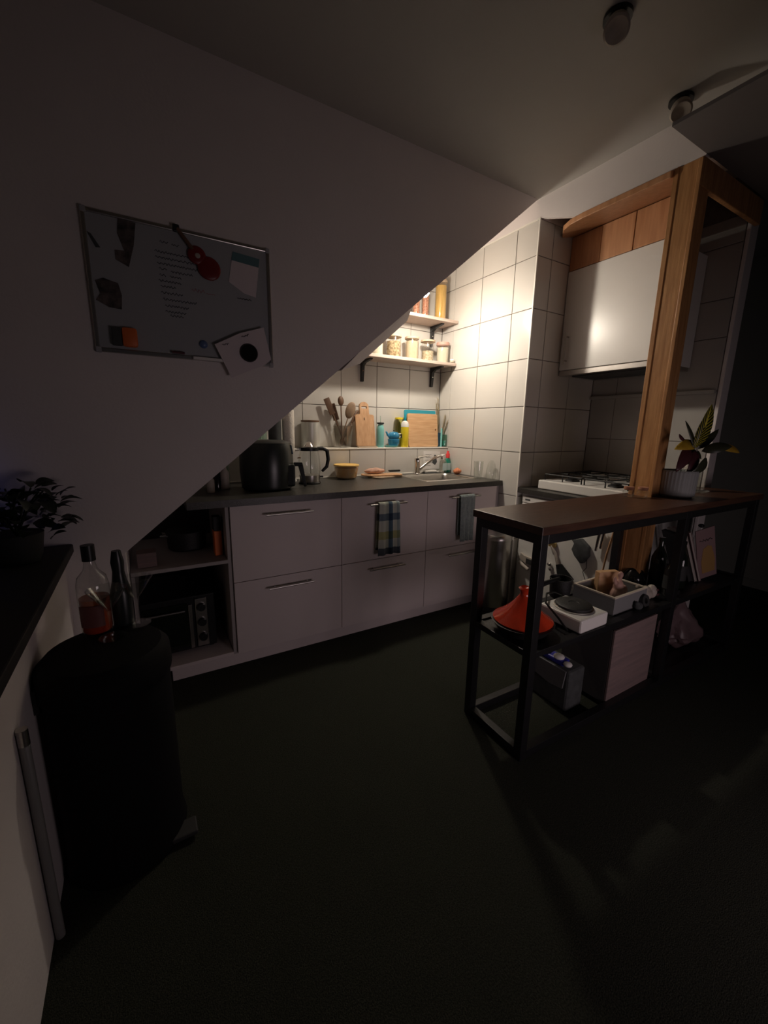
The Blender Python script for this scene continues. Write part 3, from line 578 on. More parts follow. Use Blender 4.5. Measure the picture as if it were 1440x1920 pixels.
# bowl
t = thing('plastic_bowl', 'round plastic food tub with a yellow lid beside the kettle', 'tub', (-0.985,-0.245,ZT+0.001))
obj('bowl', lathe(nb(), [(0,0),(0.058,0),(0.072,0.010),(0.086,0.090)], 32), 'plast', t, True); obj('food', lathe(nb(), [(0,0.004),(0.056,0.004),(0.070,0.013),(0.081,0.078),(0,0.082)], 28), 'pasta', t, True)
obj('lid', lathe(nb(), [(0,0.094),(0.080,0.095),(0.088,0.100),(0.090,0.096),(0.088,0.088)], 32), 'lidyellow', t, True)
# flat boards, bread, knife
t = thing('cutting_board', 'flat wooden board on the worktop under the bread', 'cutting board', (-0.700,-0.250,ZT+0.013), -0.15)
obj('board', prism(nb(), [(x*1.0, y) for x, y, _ in rrect(-0.155, 0.155, -0.065, 0.065, 0.05, 0)], 'z', 0.0, 0.009, 0.002), 'beech', t)
t = thing('cutting_board', 'thin dark-edged board lying below the bread board', 'cutting board', (-0.69,-0.265,ZT+0.001), 0.20)
obj('board', prism(nb(), [(x, y) for x, y, _ in rrect(-0.12, 0.14, -0.07, 0.06, 0.03, 0)], 'z', 0.0, 0.010, 0.002), 'lid', t)
t = thing('bread', 'pinkish wrapped bread roll lying on the flat board', 'bread', (-0.748,-0.225,ZT+0.023))
bm = nb(); bmesh.ops.create_icosphere(bm, subdivisions=3, radius=1)
for v_ in bm.verts:
    c = v_.co; n_ = math.sin(c.x*9)*0.10+math.sin(c.y*7+c.x*5)*0.06
    v_.co = Vector((c.x*0.085*(1+n_*0.3), c.y*0.032*(1+n_), 0.021+c.z*0.021*(1+n_)))
obj('loaf', bm, 'skin', t, True)
t = thing('knife', 'kitchen knife with a black handle beside the bread', 'knife', (-0.60,-0.185,ZT+0.023), 0.08)
obj('handle', box(nb(), 0.0, 0.105, -0.010, 0.010, 0.002, 0.017, 0.004), 'black', t); obj('blade', prism(nb(), [(0,-0.010),(0,0.010),(-0.09,0.010),(-0.12,0.0),(-0.09,-0.008)], 'z', 0.008, 0.0095), 'steel', t)
# sponge dish, paper, soaps
t = thing('sponge_dish', 'white sponge on a small dish between tap and soap', 'sponge', (-0.215,-0.185,ZT+0.001)); obj('dish', box(nb(), -0.062, 0.062, -0.026, 0.026, 0, 0.008, 0.003), 'greyfab', t); obj('sponge', box(nb(), -0.056, 0.058, -0.022, 0.022, 0.0085, 0.026, 0.005), 'whitep', t)
t = thing('paper_note', 'white handwritten note stuck to the tiles behind the tap', 'paper', (-0.160,-0.1435,ZT+0.03))
obj('sheet', prism(nb(), [(-0.085,0.0),(0.075,-0.004),(0.078,0.140),(-0.092,0.146)], 'y', -0.0012, 0.0), 'paper', t)
bm = nb(); random.seed(5)
def scribble(bm, x0, x1, z, amp, y, rad=0.0009, slope=0.0, step=0.004):
    pts = []; x = x0; i = 0
    while x < x1:
        pts.append((x, y, z + slope*(x-x0) + amp*math.sin(i*1.9)*random.uniform(0.4,1))); x += step*random.uniform(0.5,1.3); i += 1
    if len(pts) > 2: tube(bm, pts, rad, 4)
for z in (0.118, 0.096, 0.074, 0.052, 0.030):
    scribble(bm, -0.070, -0.02+random.uniform(0,0.02), z, 0.003, -0.0016); 
w_ = obj('writing', bm, 'ink', t); bm = nb(); prism(bm, [(0.0,0.05),(0.012,0.095),(0.022,0.115),(0.034,0.112),(0.042,0.090),(0.050,0.055),(0.03,0.03)], 'y', -0.0020, -0.0013); obj('drawing', bm, 'greyfab', t)
t = thing('soap_pump', 'clear hand soap bottle with a pump in front of the note', 'bottle', (-0.092,-0.205,ZT+0.001))
obj('bottle', lathe(nb(), [(0,0),(0.027,0),(0.030,0.006),(0.030,0.085),(0.022,0.104),(0.010,0.110)], 20, sx=1.1, sy=0.7), 'plast', t, True); obj('label', prism(nb(), [(-0.022,0.02),(0.022,0.02),(0.022,0.08),(-0.022,0.08)], 'y', -0.0225, -0.0215), 'mint_towel', t)
bm = nb(); tube(bm, [(0,0,0.108),(0,0,0.145)], 0.005, 10); tube(bm, [(0.006,0,0.148),(-0.028,-0.004,0.146),(-0.034,-0.004,0.138)], 0.006, 8); obj('pump', bm, 'whitep', t, True)
t = thing('dish_soap', 'green dish soap bottle with a red cap in the worktop corner', 'bottle', (-0.035,-0.190,ZT+0.001))
obj('bottle', lathe(nb(), [(0,0),(0.026,0),(0.030,0.008),(0.030,0.085),(0.022,0.110),(0.012,0.122)], 20, sx=1.0, sy=0.65), 'green', t, True); obj('cap', lathe(nb(), [(0,0.120),(0.016,0.120),(0.017,0.150),(0.010,0.160),(0.009,0.176),(0,0.177)], 16), 'red', t, True)
obj('label', prism(nb(), [(-0.018,0.02),(0.018,0.02),(0.018,0.078),(-0.018,0.078)], 'y', -0.0205, -0.0198), 'mint_towel', t)
t = thing('onion', 'small brown onion beside the sink', 'onion', (-0.047,-0.330,ZT+0.001)); obj('bulb', lathe(nb(), [(0,0.0),(0.016,0.002),(0.031,0.018),(0.030,0.032),(0.016,0.044),(0.005,0.050),(0,0.053)], 20, sx=1.15), 'onion', t, True)
g = 'upturned glassware drying at the worktop end'
t = thing('drinking_glass', 'clear straight glass at the right end of the worktop', 'glass', (-0.080,-0.600,ZT+0.001), group=g); obj('glass', lathe(nb(), [(0,0.008),(0.026,0.008),(0.026,0.0),(0.030,0.0),(0.036,0.125),(0.034,0.125),(0.028,0.012),(0,0.010)], 28), 'glass', t, True)
t = thing('carafe', 'clear rounded glass carafe at the very end of the worktop', 'carafe', (-0.040,-0.690,ZT+0.001), group=g); obj('glass', lathe(nb(), [(0,0.004),(0.032,0.004),(0.036,0.02),(0.036,0.06),(0.026,0.11),(0.012,0.135),(0,0.138)], 28), 'glass', t, True)

# ---------------------------------------------------------------- towels hanging on drawer handles
def towel(name, label, x0, x1, ztop, zf, zb, m, y=-0.788, dark=None, folds=5, flare=0.0):
    t = thing(name, label, 'towel', ((x0+x1)/2, y, ztop)); bm = nb(); uv = bm.loops.layers.uv.new('UVMap')
    nu, nf = 18, 16; prof = []
    for k in range(nf+1): f = k/nf; prof.append((-0.010-0.010*f, zf+(ztop-zf)*f if 0 else ztop-(ztop-zf)*(1-f), 1))
    prof = [(-0.012-0.008*(1-k/nf), zf+(ztop-zf)*k/nf, k/nf) for k in range(nf+1)] + [(-0.006,ztop+0.008,1.0),(0.004,ztop+0.008,1.0)] + [(0.010, ztop-(ztop-zb)*k/8, 1.0-k/8*0.9) for k in range(9)]
    grid = []
    for (dy, z, vv) in prof:
        row = []
        for i in range(nu+1):
            u_ = i/nu; fl = 1+flare*(ztop-z)/max(ztop-zf, .01)
            xx = (x0+x1)/2+(u_-0.5)*(x1-x0)*fl; s = (ztop-z)/max(ztop-zf,.01)
            row.append((bm.verts.new((xx-(x0+x1)/2, dy+(0.006*s+0.002)*math.sin(u_*folds*2*PI+0.6)*(1 if dy<0 else 0.4), z-ztop+(0.006*math.sin(u_*3) if s > 0.95 else 0))), (u_, vv)))
        grid.append(row)
    for a, b in zip(grid, grid[1:]):
        for i in range(nu):
            f = bm.faces.new((a[i][0], a[i+1][0], b[i+1][0], b[i][0]))
            for lp, q in zip(f.loops, (a[i], a[i+1], b[i+1], b[i])): lp[uv].uv = q[1]
    o = obj('cloth', bm, m, t, True); md = o.modifiers.new('thick', 'SOLIDIFY'); md.thickness = 0.004
towel('tea_towel', 'blue, white and yellow checked tea towel hanging on the middle drawer handle', -1.035, -0.895, 0.828, 0.515, 0.545, M_['check'], folds=3, flare=0.12)
towel('hand_towel', 'plain grey-blue towel hanging on the handle below the sink', -0.410, -0.285, 0.829, 0.520, 0.56, M_['greycloth'], folds=3, flare=-0.1)

# ---------------------------------------------------------------- toaster oven and shelf contents
t = thing('toaster_oven', 'black mini oven with a silver panel of three knobs in the open shelf', 'oven', (-2.10,-0.45,0.101))
wpart('body', box(nb(), -2.285, -1.945, -0.640, -0.25, 0.112, 0.405, 0.006), 'black', t)
wpart('door_glass', box(nb(), -2.275, -2.075, -0.650, -0.641, 0.135, 0.375, 0.003), 'wine', t)
wpart('door_frame', box(nb(), -2.073, -2.055, -0.656, -0.641, 0.125, 0.365, 0.002), 'steel', t)
cp_o = wpart('control_panel', box(nb(), -2.040, -1.985, -0.652, -0.641, 0.125, 0.390, 0.002), 'steel', t)
for z in (0.345, 0.262, 0.178):
    bm = nb(); tube(bm, [(-2.012,-0.652,z),(-2.012,-0.672,z)], [0.022,0.019], 16); k_ = wpart('knob', bm, 'black', t, True); k_.parent = cp_o
wpart('handle', tube(nb(), [(-2.26,-0.675,0.345),(-2.09,-0.675,0.345)], 0.006, 8), 'steel', t, True)
for fx in (-2.26,-1.97): wpart('foot', box(nb(), fx-0.01, fx+0.01, -0.62, -0.60, 0.1005, 0.112), 'black', t)
t = thing('cooking_pot', 'big black cooking pot in the dark upper bay of the shelf unit', 'pot', (-2.035,-0.43,0.609))
obj('pot', lathe(nb(), [(0,0),(0.085,0),(0.095,0.01),(0.10,0.10),(0.104,0.102),(0.06,0.115),(0.0,0.120)], 28), 'castiron', t, True)
obj('handle', tube(nb(), [(-0.09,-0.03,0.08),(-0.125,-0.035,0.085),(-0.12,0.03,0.085),(-0.09,0.03,0.08)], 0.006, 8), 'chrome', t, True)
t = thing('orange_packet', 'orange and grey packet standing at the right end of the upper bay', 'packet', (-1.908,-0.63,0.609)); obj('pack', box(nb(), -0.018, 0.018, -0.03, 0.03, 0, 0.13, 0.003), 'orange', t); obj('top', box(nb(), -0.018, 0.018, -0.03, 0.03, 0.1305, 0.205, 0.003), 'greypot', t)
t = thing('brown_box', 'small brown box on the shelf edge under the slope', 'box', (-2.225,-0.66,0.609)); obj('box', box(nb(), -0.045, 0.035, -0.04, 0.04, 0, 0.07, 0.002), 'card', t)

# ---------------------------------------------------------------- pedal bin beside the cabinets
t = thing('steel_bin', 'slim stainless steel pedal bin in the gap right of the drawers', 'bin', (0.0-0.105,-0.885,0))
t.location = (-0.112,-0.862,0)
obj('base', lathe(nb(), [(0,0),(0.104,0),(0.106,0.004),(0.106,0.040),(0,0.040)], 32), 'greypot', t, True)
obj('body', lathe(nb(), [(0,0.041),(0.100,0.041),(0.100,0.52),(0,0.52)], 32), 'steel', t, True)
obj('lid', lathe(nb(), [(0,0.521),(0.102,0.521),(0.103,0.545),(0.090,0.562),(0,0.572)], 32), 'steel', t, True)

# ---------------------------------------------------------------- cooker side: worktop, dishwasher, hob
t = thing('fridge', 'low white fridge under the hob worktop, covered with magnets', 'fridge', (0.36,-1.28,0.0))
wpart('body', box(nb(), 0.045, 0.70, -1.645, -0.915, 0.05, 0.845, 0.003), 'white', t)
wpart('door', box(nb(), 0.008, 0.043, -1.640, -0.950, 0.06, 0.785, 0.006), 'white', t)
wpart('control_strip', box(nb(), 0.010, 0.043, -1.640, -0.950, 0.788, 0.830, 0.004), 'whitep', t)
wpart('badge', box(nb(), 0.0085, 0.0098, -1.015, -0.975, 0.806, 0.816), 'greyfab', t)
wpart('plinth', box(nb(), 0.06, 0.69, -1.63, -0.93, 0.001, 0.049), 'greypot', t)
t = thing('hob_worktop', 'short black worktop under the gas hob', 'worktop', (0.36,-1.28,0.847)); wpart('slab', box(nb(), -0.002, 0.712, -1.648, -0.911, 0.850, 0.885, 0.002), 'worktop', t)
t = thing('gas_hob', 'white gas hob with black pan supports', 'hob', (0.38,-1.31,0.886))
wpart('base', box(nb(), 0.080, 0.660, -1.605, -1.010, 0.887, 0.945, 0.006), 'white', t)
wpart('back_ledge', box(nb(), 0.640, 0.690, -1.605, -1.010, 0.887, 0.972, 0.004), 'white', t)
for bx, by in ((0.23,-1.16),(0.23,-1.45),(0.50,-1.16),(0.50,-1.45)):
    b = wpart('burner', lathe(nb(), [(0,0.0),(0.045,0),(0.042,0.010),(0.030,0.012),(0.030,0.018),(0,0.020)], 24, (bx,by,0.9455)), 'castiron', t, True)
for y0, y1 in ((-1.300,-1.035),(-1.585,-1.320)):
    bm = nb(); z = 0.985; r = 0.0045
    for x in (0.115, 0.365, 0.615): tube(bm, [(x,y0,0.947),(x,y0,z),(x,y1,z),(x,y1,0.947)], r, 6)
    for y in (y0, (y0+y1)/2, y1): tube(bm, [(0.115,y,0.947),(0.115,y,z),(0.615,y,z),(0.615,y,0.947)], r, 6)
    for cx in (0.24, 0.49):
        tube(bm, [(cx,y0,z),(cx,y0+0.08,z)], r, 6); tube(bm, [(cx,y1,z),(cx,y1-0.08,z)], r, 6)
    wpart('pan_support', bm, 'castiron', t)
# magnets and tools on the fridge door (x about 0)
XD = 0.007
t = thing('magnet_clip', 'white metal clip magnet at the left of the fridge door', 'magnet', (XD,-1.045,0.405)); wpart('clip', prism(nb(), [(-0.995,0.440),(-1.025,0.428),(-1.100,0.425),(-1.105,0.375),(-1.045,0.372),(-0.985,0.400)], 'x', -0.012, XD-0.0005, 0.002), 'bone', t); wpart('jaw', box(nb(), -0.015, -0.0125, -1.095, -1.045, 0.38, 0.415), 'greypot', t)
t = thing('magnet_clip', 'pale rolled strip magnet just below the clip magnet', 'magnet', (XD,-1.03,0.355)); wpart('strip', tube(nb(), [(-0.008,-0.985,0.372),(-0.008,-1.066,0.340)], 0.013, 10), 'bone', t, True)
t = thing('key_hook', 'small shiny metal hook with keys on the fridge door', 'hook', (XD,-1.225,0.41)); wpart('hook', ball(nb(), (-0.004,-1.222,0.425), 0.010, 0.018, 0.012), 'chrome', t, True); wpart('keys', ball(nb(), (-0.006,-1.232,0.398), 0.008, 0.012, 0.014), 'chrome', t, True)
t = thing('spatula', 'dark slotted spatula hanging slanted on the fridge door', 'spatula', (XD,-1.33,0.45))
wpart('handle', tube(nb(), [(-0.008,-1.225,0.552),(-0.010,-1.262,0.512),(-0.010,-1.285,0.445)], [0.007,0.009,0.010], 8), 'bone', t, True)
bm = nb(); A = [(-1.272,0.440),(-1.315,0.455),(-1.405,0.385),(-1.375,0.335),(-1.290,0.375)]
slots = [[(-1.350,0.405),(-1.385,0.378),(-1.380,0.370),(-1.345,0.397)],[(-1.330,0.385),(-1.370,0.356),(-1.365,0.348),(-1.325,0.377)]]
vo = [bm.verts.new((-0.010,p[0],p[1])) for p in A]; es = [bm.edges.new((vo[i],vo[(i+1)%5])) for i in range(5)]
for sl in slots:
    vh = [bm.verts.new((-0.010,p[0],p[1])) for p in sl]; es += [bm.edges.new((vh[i],vh[(i+1)%4])) for i in range(4)]
r = bmesh.ops.triangle_fill(bm, use_beauty=True, edges=es); e = bmesh.ops.extrude_face_region(bm, geom=[f for f in r['geom'] if isinstance(f, bmesh.types.BMFace)])
bmesh.ops.translate(bm, verts=[x for x in e['geom'] if isinstance(x, bmesh.types.BMVert)], vec=(0.004,0,0)); wpart('blade', bm, 'satin', t)
t = thing('brass_clip', 'small brass clip holding the spatula handle', 'clip', (XD,-1.225,0.56)); wpart('clip', box(nb(), -0.012, XD-0.0005, -1.255, -1.205, 0.545, 0.575, 0.003), mat('brass',(0.45,0.33,0.12),0.3,0.8), t)
t = thing('oven_glove', 'crumpled grey-green cloth glove hanging on the fridge door', 'glove', (XD,-1.42,0.57))
bm = nb(); prism(bm, [(-1.355,0.640),(-1.385,0.632),(-1.425,0.650),(-1.480,0.610),(-1.485,0.555),(-1.455,0.505),(-1.435,0.500),(-1.395,0.535),(-1.372,0.570),(-1.385,0.610)], 'x', -0.022, XD-0.0005, 0.006)
wpart('glove', bm, 'greyfab', t, True); wpart('loop', tube(nb(), [(-0.008,-1.47,0.54),(-0.008,-1.475,0.48),(-0.008,-1.455,0.45),(-0.008,-1.48,0.40)], 0.002, 6), 'black', t)
t = thing('steel_tongs', 'long shiny steel tongs hanging beside the wooden post', 'tongs', (XD,-1.53,0.64)); 
wpart('arm', tube(nb(), [(-0.010,-1.530,0.72),(-0.012,-1.520,0.60)], [0.010,0.007], 8), 'chrome', t, True); wpart('arm', tube(nb(), [(-0.010,-1.555,0.72),(-0.012,-1.545,0.62)], [0.010,0.007], 8), 'chrome', t, True)
t = thing('wooden_spoon', 'long wooden spoon hanging right of the steel tongs', 'spoon', (XD,-1.60,0.60)); wpart('handle', tube(nb(), [(-0.010,-1.610,0.74),(-0.010,-1.585,0.60),(-0.010,-1.575,0.50)], [0.007,0.006,0.005], 8), 'beech', t, True); wpart('bowl', ball(nb(), (-0.010,-1.573,0.475), 0.006, 0.017, 0.028), 'beech', t, True)

# ---------------------------------------------------------------- console table
TR = -0.022; TO = Vector((-1.057,-1.945,0))
t = thing('console_table', 'long narrow console table with a dark wooden top on a black steel frame', 'table', TO, TR)
L, D, TZ = 1.80, 0.350, 0.949
obj('tabletop', box(nb(), 0, L, 0, D, TZ-0.030, TZ, 0.002), 'walnut', t)
s = 0.036
def fr(nm, a): obj(nm, box(nb(), *a, 0.002), 'iron', t)
XM = 1.0
for lx in (0.012, XM, L-0.012-s):
    for ly in (0.010, D-0.010-s):
        fr('leg', (lx, lx+s, ly, ly+s, 0.001, TZ-0.0305))
for z0 in (0.004, 0.440, TZ-0.032-s):
    hh = 0.026 if z0 == 0.440 else s
    for ly in (0.010, D-0.010-s):
        fr('rail', (0.012+s+.0005, XM-.0005, ly+.001, ly+s-.001, z0, z0+hh)); fr('rail', (XM+s+.0005, L-0.012-s-.0005, ly+.001, ly+s-.001, z0, z0+hh))
    for lx in (0.012, XM, L-0.012-s): fr('crossbar', (lx+.001, lx+s-.001, 0.010+s+.0005, D-0.010-s-.0005, z0, z0+hh))
obj('shelf_board', box(nb(), 0.012+s, XM, 0.010+s, D-0.010-s, 0.444, 0.458), 'iron', t); obj('shelf_board', box(nb(), XM+s, L-0.012-s, 0.010+s, D-0.010-s, 0.444, 0.458), 'iron', t)
obj('shelf_board', box(nb(), XM+s, L-0.012-s, 0.010+s, D-0.010-s, 0.008, 0.020), 'iron', t)
ZS = 0.4585
def TP(u_, v_, z): c, s_ = math.cos(TR), math.sin(TR); return (TO.x+c*u_-s_*v_, TO.y+s_*u_+c*v_, z)
def tuv(x, y): dx, dy = x-TO.x, y-TO.y; c, s_ = math.cos(TR), math.sin(TR); return (c*dx+s_*dy, -s_*dx+c*dy)

# tagine
t = thing('tagine', 'red conical tagine on the left end of the table shelf', 'tagine', (-0.918,-1.785,ZS+0.001))
obj('dish', lathe(nb(), [(0,0),(0.085,0),(0.100,0.012),(0.122,0.042),(0.126,0.048),(0.118,0.050),(0,0.046)], 36), 'castiron', t, True)
obj('lid', lathe(nb(), [(0,0.046),(0.116,0.051),(0.119,0.056),(0.098,0.070),(0.066,0.098),(0.040,0.128),(0.024,0.152),(0.019,0.160),(0.021,0.178),(0.026,0.186),(0.018,0.192),(0.012,0.186),(0,0.184)], 40), 'tagine', t, True)
# hot plate
t = thing('hot_plate', 'white single electric hot plate on the table shelf', 'hot plate', (-0.655,-1.835,ZS+0.001), 0.0)
obj('body', box(nb(), -0.095, 0.090, -0.102, 0.102, 0.008, 0.066, 0.008), 'whitep', t)
obj('ring', lathe(nb(), [(0.060,0.0665),(0.080,0.0665),(0.080,0.072),(0.074,0.074),(0.060,0.072)], 32, (0,0.002,0)), 'steel', t, True)
obj('plate', lathe(nb(), [(0,0.067),(0.073,0.067),(0.074,0.082),(0.068,0.085),(0.022,0.085),(0.020,0.083),(0,0.083)], 32, (0,0.002,0)), 'castiron', t, True)
for fx in (-0.07, 0.065):
    for fy in (-0.08, 0.08): obj('foot', cyl(nb(), (fx,fy), 0.008, 0.0, 0.0079, 10), 'black', t)
obj('cord', tube(nb(), [(0.085,0.08,0.04),(0.10,0.11,0.05),(0.02,0.115,0.088),(-0.03,0.118,0.09),(-0.11,0.06,0.085),(-0.125,-0.02,0.050),(-0.118,-0.06,0.012)], 0.0045, 8), 'black', t, True)
t = thing('frying_pan', 'black frying pan handle sticking out behind the hot plate', 'pan', (-0.60,-1.672,ZS+0.001)); obj('handle', tube(nb(), [(-0.17,-0.01,0.10),(-0.05,0.0,0.115),(0.06,0.0,0.12)], [0.013,0.012,0.009], 10), 'black', t, True)
obj('pan', lathe(nb(), [(0,0),(0.035,0),(0.045,0.006),(0.052,0.10),(0.048,0.10),(0.040,0.008),(0,0.006)], 20, (0.075,0.0,0.02)), 'castiron', t, True)
# crate with card and figurine
t = thing('crate', 'grey tray crate with cream edges behind the hot plate', 'crate', (-0.345,-1.79,ZS+0.001), 0.0)
CX0, CX1, CY0, CY1 = -0.105, 0.165, -0.105, 0.098
bm = nb(); box(bm, CX0, CX0+0.008, CY0, CY1, 0, 0.080); box(bm, CX1-0.008, CX1, CY0, CY1, 0, 0.080); box(bm, CX0+.008, CX1-.008, CY0, CY0+0.008, 0, 0.08); box(bm, CX0+.008, CX1-.008, CY1-0.008, CY1, 0, 0.08); box(bm, CX0+.008, CX1-.008, CY0+.008, CY1-.008, 0, 0.008); obj('tray', bm, 'crate', t)
bm = nb(); box(bm, CX0-.001, CX0+0.009, CY0-.001, CY1+.001, 0.0805, 0.087); box(bm, CX1-0.009, CX1+.001, CY0-.001, CY1+.001, 0.0805, 0.087); box(bm, CX0+.009, CX1-.009, CY0-.001, CY0+0.009, 0.0805, 0.087); box(bm, CX0+.009, CX1-.009, CY1-0.009, CY1+.001, 0.0805, 0.087); obj('rim', bm, 'cratein', t)
t = thing('wooden_block', 'flat orange-brown wooden box standing in the grey crate', 'box', (-0.275,-1.745,ZS+0.010), -0.35); obj('block', box(nb(), -0.052, 0.058, -0.016, 0.016, 0, 0.128, 0.003), 'bamboo', t)
def lump(bm, blobs, seg=12):
    for (x, y, z, a, b, c) in blobs: ball(bm, (x,y,z), a, b, c, seg)
def remesh(o, vox):
    md = o.modifiers.new('merge', 'REMESH'); md.mode = 'VOXEL'; md.voxel_size = vox; md.use_smooth_shade = True
t = thing('figurine', 'pink wax figurine leaning out of the grey crate', 'figurine', (-0.290,-1.815,ZS+0.010))
bm = nb(); lump(bm, [(0,0,0.035,0.038,0.030,0.038),(0.004,0,0.075,0.028,0.022,0.032),(-0.020,0.006,0.105,0.009,0.008,0.022),(0.018,0.004,0.128,0.015,0.013,0.018),(0.012,0.002,0.102,0.012,0.010,0.022),(0.040,-0.004,0.05,0.028,0.020,0.026)]); o = obj('body', bm, 'pinkwax', t, True); remesh(o, 0.004)
t = thing('ceramic_skull', 'off-white knobbly ceramic piece at the shelf edge right of the crate', 'ornament', (-0.125,-1.865,ZS+0.001))
bm = nb(); lump(bm, [(0,0,0.030,0.040,0.030,0.030),(-0.045,0.004,0.048,0.022,0.018,0.016),(0.045,-0.004,0.036,0.026,0.026,0.036),(-0.055,0.01,0.075,0.014,0.014,0.014),(0.0,0.0,0.058,0.020,0.018,0.014)]); o = obj('body', bm, 'bone', t, True); remesh(o, 0.004)
bm = nb(); ball(bm, (0.052,-0.029,0.050), 0.008, 0.004, 0.006, 8); ball(bm, (0.058,-0.030,0.026), 0.012, 0.004, 0.006, 8); obj('hollow', bm, 'leafr', t, True)
t = thing('tape_roll', 'dark round tape roll lying against the off-white ornament', 'tape', (-0.215,-1.905,ZS+0.030))
bm = nb(); lathe(bm, [(0.013,-0.010),(0.030,-0.010),(0.030,0.010),(0.013,0.010),(0.013,-0.010)], 24); rot(bm, PI/2-0.25, 'X'); obj('ring', bm, 'greypot', t, True)
t = thing('garlic', 'grey-white round piece lying in front of the crate corner', 'ornament', (-0.275,-1.912,ZS+0.001)); bm = nb(); lump(bm, [(0,0,0.018,0.026,0.018,0.018),(-0.012,0.002,0.032,0.012,0.010,0.010)]); o = obj('body', bm, 'greyfab', t, True); remesh(o, 0.003)
# jug, bottles, books, flask on the shelf
t = thing('jug', 'squat glossy black jug right of the crate', 'jug', (0.020,-1.730,ZS+0.001)); obj('body', lathe(nb(), [(0,0),(0.040,0),(0.056,0.02),(0.058,0.050),(0.040,0.085),(0.020,0.100),(0.018,0.165),(0.0,0.165)], 28), 'darkjug', t, True)
def wine_bottle(label, x, y, h_, r, m, cap, sx=1):
    t = thing('wine_bottle', label, 'bottle', (x,y,ZS+0.001), group='bottles on the table shelf')
    obj('glass', lathe(nb(), [(0,0),(r*0.9,0),(r,0.006),(r,h_*0.60),(r*0.75,h_*0.70),(r*0.38,h_*0.80),(r*0.36,h_*0.93),(r*0.42,h_*0.93),(r*0.42,h_),(0,h_)], 24), m, t, True)
    obj('label', lathe(nb(), [(r+0.0006,h_*0.18),(r+0.0008,h_*0.5)], 24), cap, t, True)
wine_bottle('tall dark bottle standing behind the black jug', 0.105, -1.800, 0.275, 0.036, 'wine', 'bookdk')
wine_bottle('dark bottle with silvery shoulders left of the middle leg', 0.045, -1.895, 0.215, 0.034, 'darkjug', 'greypot')
wine_bottle('dark bottle with a yellow-green neck beside the books', 0.205, -1.860, 0.255, 0.034, 'wine', 'greypot')
def book(label, x, y, w_, h_, th, tilt, cov, inner):
    t = thing('book', label, 'book', (x,y,ZS+0.003), -0.50, group='books leaning on the table shelf')
    bm = nb(); box(bm, 0, th*0.16, 0, w_, 0, h_); box(bm, th*0.84, th, 0, w_, 0, h_); box(bm, th*0.16, th*0.84, w_-0.003, w_, 0, h_); rot(bm, tilt, 'Y'); obj('cover', bm, cov, t)
    bm = nb(); box(bm, th*0.17, th*0.83, 0.0015, w_-0.0035, 0.002, h_-0.003); rot(bm, tilt, 'Y'); obj('pages', bm, inner, t)
    return t
book('black-covered book leaning leftmost among the books', 0.336, -1.862, 0.13, 0.285, 0.022, -0.37, 'bookdk', 'bookdk')
book('thin pale book leaning between the black book and the pink one', 0.372, -1.876, 0.13, 0.300, 0.013, -0.37, 'bookpage', 'bookpage')
book('thin pale-edged book leaning just left of the pink magazine', 0.400, -1.884, 0.13, 0.300, 0.013, -0.36, 'bookpink', 'bookpage')
t = thing('cover_book', 'wide pinkish magazine standing face-out beside the books', 'magazine', (0.498,-1.893,ZS+0.0235), -0.36)
bm = nb(); box(bm, -0.075, 0.045, -0.003, 0.003, 0, 0.292, 0.001); rot(bm, -0.26, 'Y'); obj('cover', bm, 'bookpink', t)
bm = nb(); prism(bm, [(-0.050,0.03),(0.030,0.03),(0.036,0.10),(0.020,0.18),(-0.005,0.19),(-0.035,0.175),(-0.052,0.10)], 'y', -0.0045, -0.0032); rot(bm, -0.26, 'Y'); obj('picture', bm, 'bookyel', t)
bm = nb(); random.seed(9); scribble(bm, -0.055, 0.030, 0.225, 0.010, -0.004, 0.0018, 0, 0.007); rot(bm, -0.26, 'Y'); obj('title', bm, 'bookdk', t)
t = thing('glass_bottle', 'grey patterned glass bottle between the magazine and the last leg', 'bottle', (0.640,-1.760,ZS+0.001)); obj('bottle', lathe(nb(), [(0,0),(0.05,0),(0.054,0.01),(0.052,0.13),(0.024,0.20),(0.015,0.235),(0.015,0.26)], 28), 'glass', t, True); obj('stopper', ball(nb(), (0,0,0.27), 0.016, 0.016, 0.012), 'black', t, True)
# under the shelf
t = thing('cardboard_box', 'large pale-fronted box standing on the floor under the table shelf', 'box', (-0.27,-1.82,0.001))
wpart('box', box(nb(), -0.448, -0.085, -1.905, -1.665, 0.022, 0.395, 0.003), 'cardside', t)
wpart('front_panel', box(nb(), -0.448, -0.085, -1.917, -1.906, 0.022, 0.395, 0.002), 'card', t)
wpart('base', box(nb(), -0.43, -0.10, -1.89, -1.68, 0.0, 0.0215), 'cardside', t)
t = thing('shopping_bag', 'folded grey fabric bag with blue packets left of the large box', 'bag', (-0.60,-1.73,0.001))
wpart('bag', box(nb(), -0.640, -0.520, -1.845, -1.640, 0.0, 0.205, 0.012), 'greyfab', t)
wpart('fold', prism(nb(), [(-1.83,0.205),(-1.66,0.205),(-1.67,0.120),(-1.75,0.105),(-1.82,0.115)], 'x', -0.648, -0.6405), mat('grey_bag_flap',(0.15,0.15,0.155),0.9), t)
bm = nb(); box(bm, -0.63, -0.575, -1.80, -1.66, 0.206, 0.232, 0.008); wpart('blue_packet', bm, 'bluepack', t)
bm = nb(); ball(bm, (-0.612,-1.700,0.236), 0.022, 0.020, 0.010, 10); ball(bm, (-0.612,-1.765,0.238), 0.026, 0.026, 0.012, 10); ball(bm, (-0.615,-1.815,0.225), 0.020, 0.020, 0.012, 10); wpart('white_packet', bm, 'whitep', t, True)
t = thing('plastic_bag', 'crumpled pinkish plastic bag slumped on the lowest table board', 'bag', (0.50,-1.80,0.021))
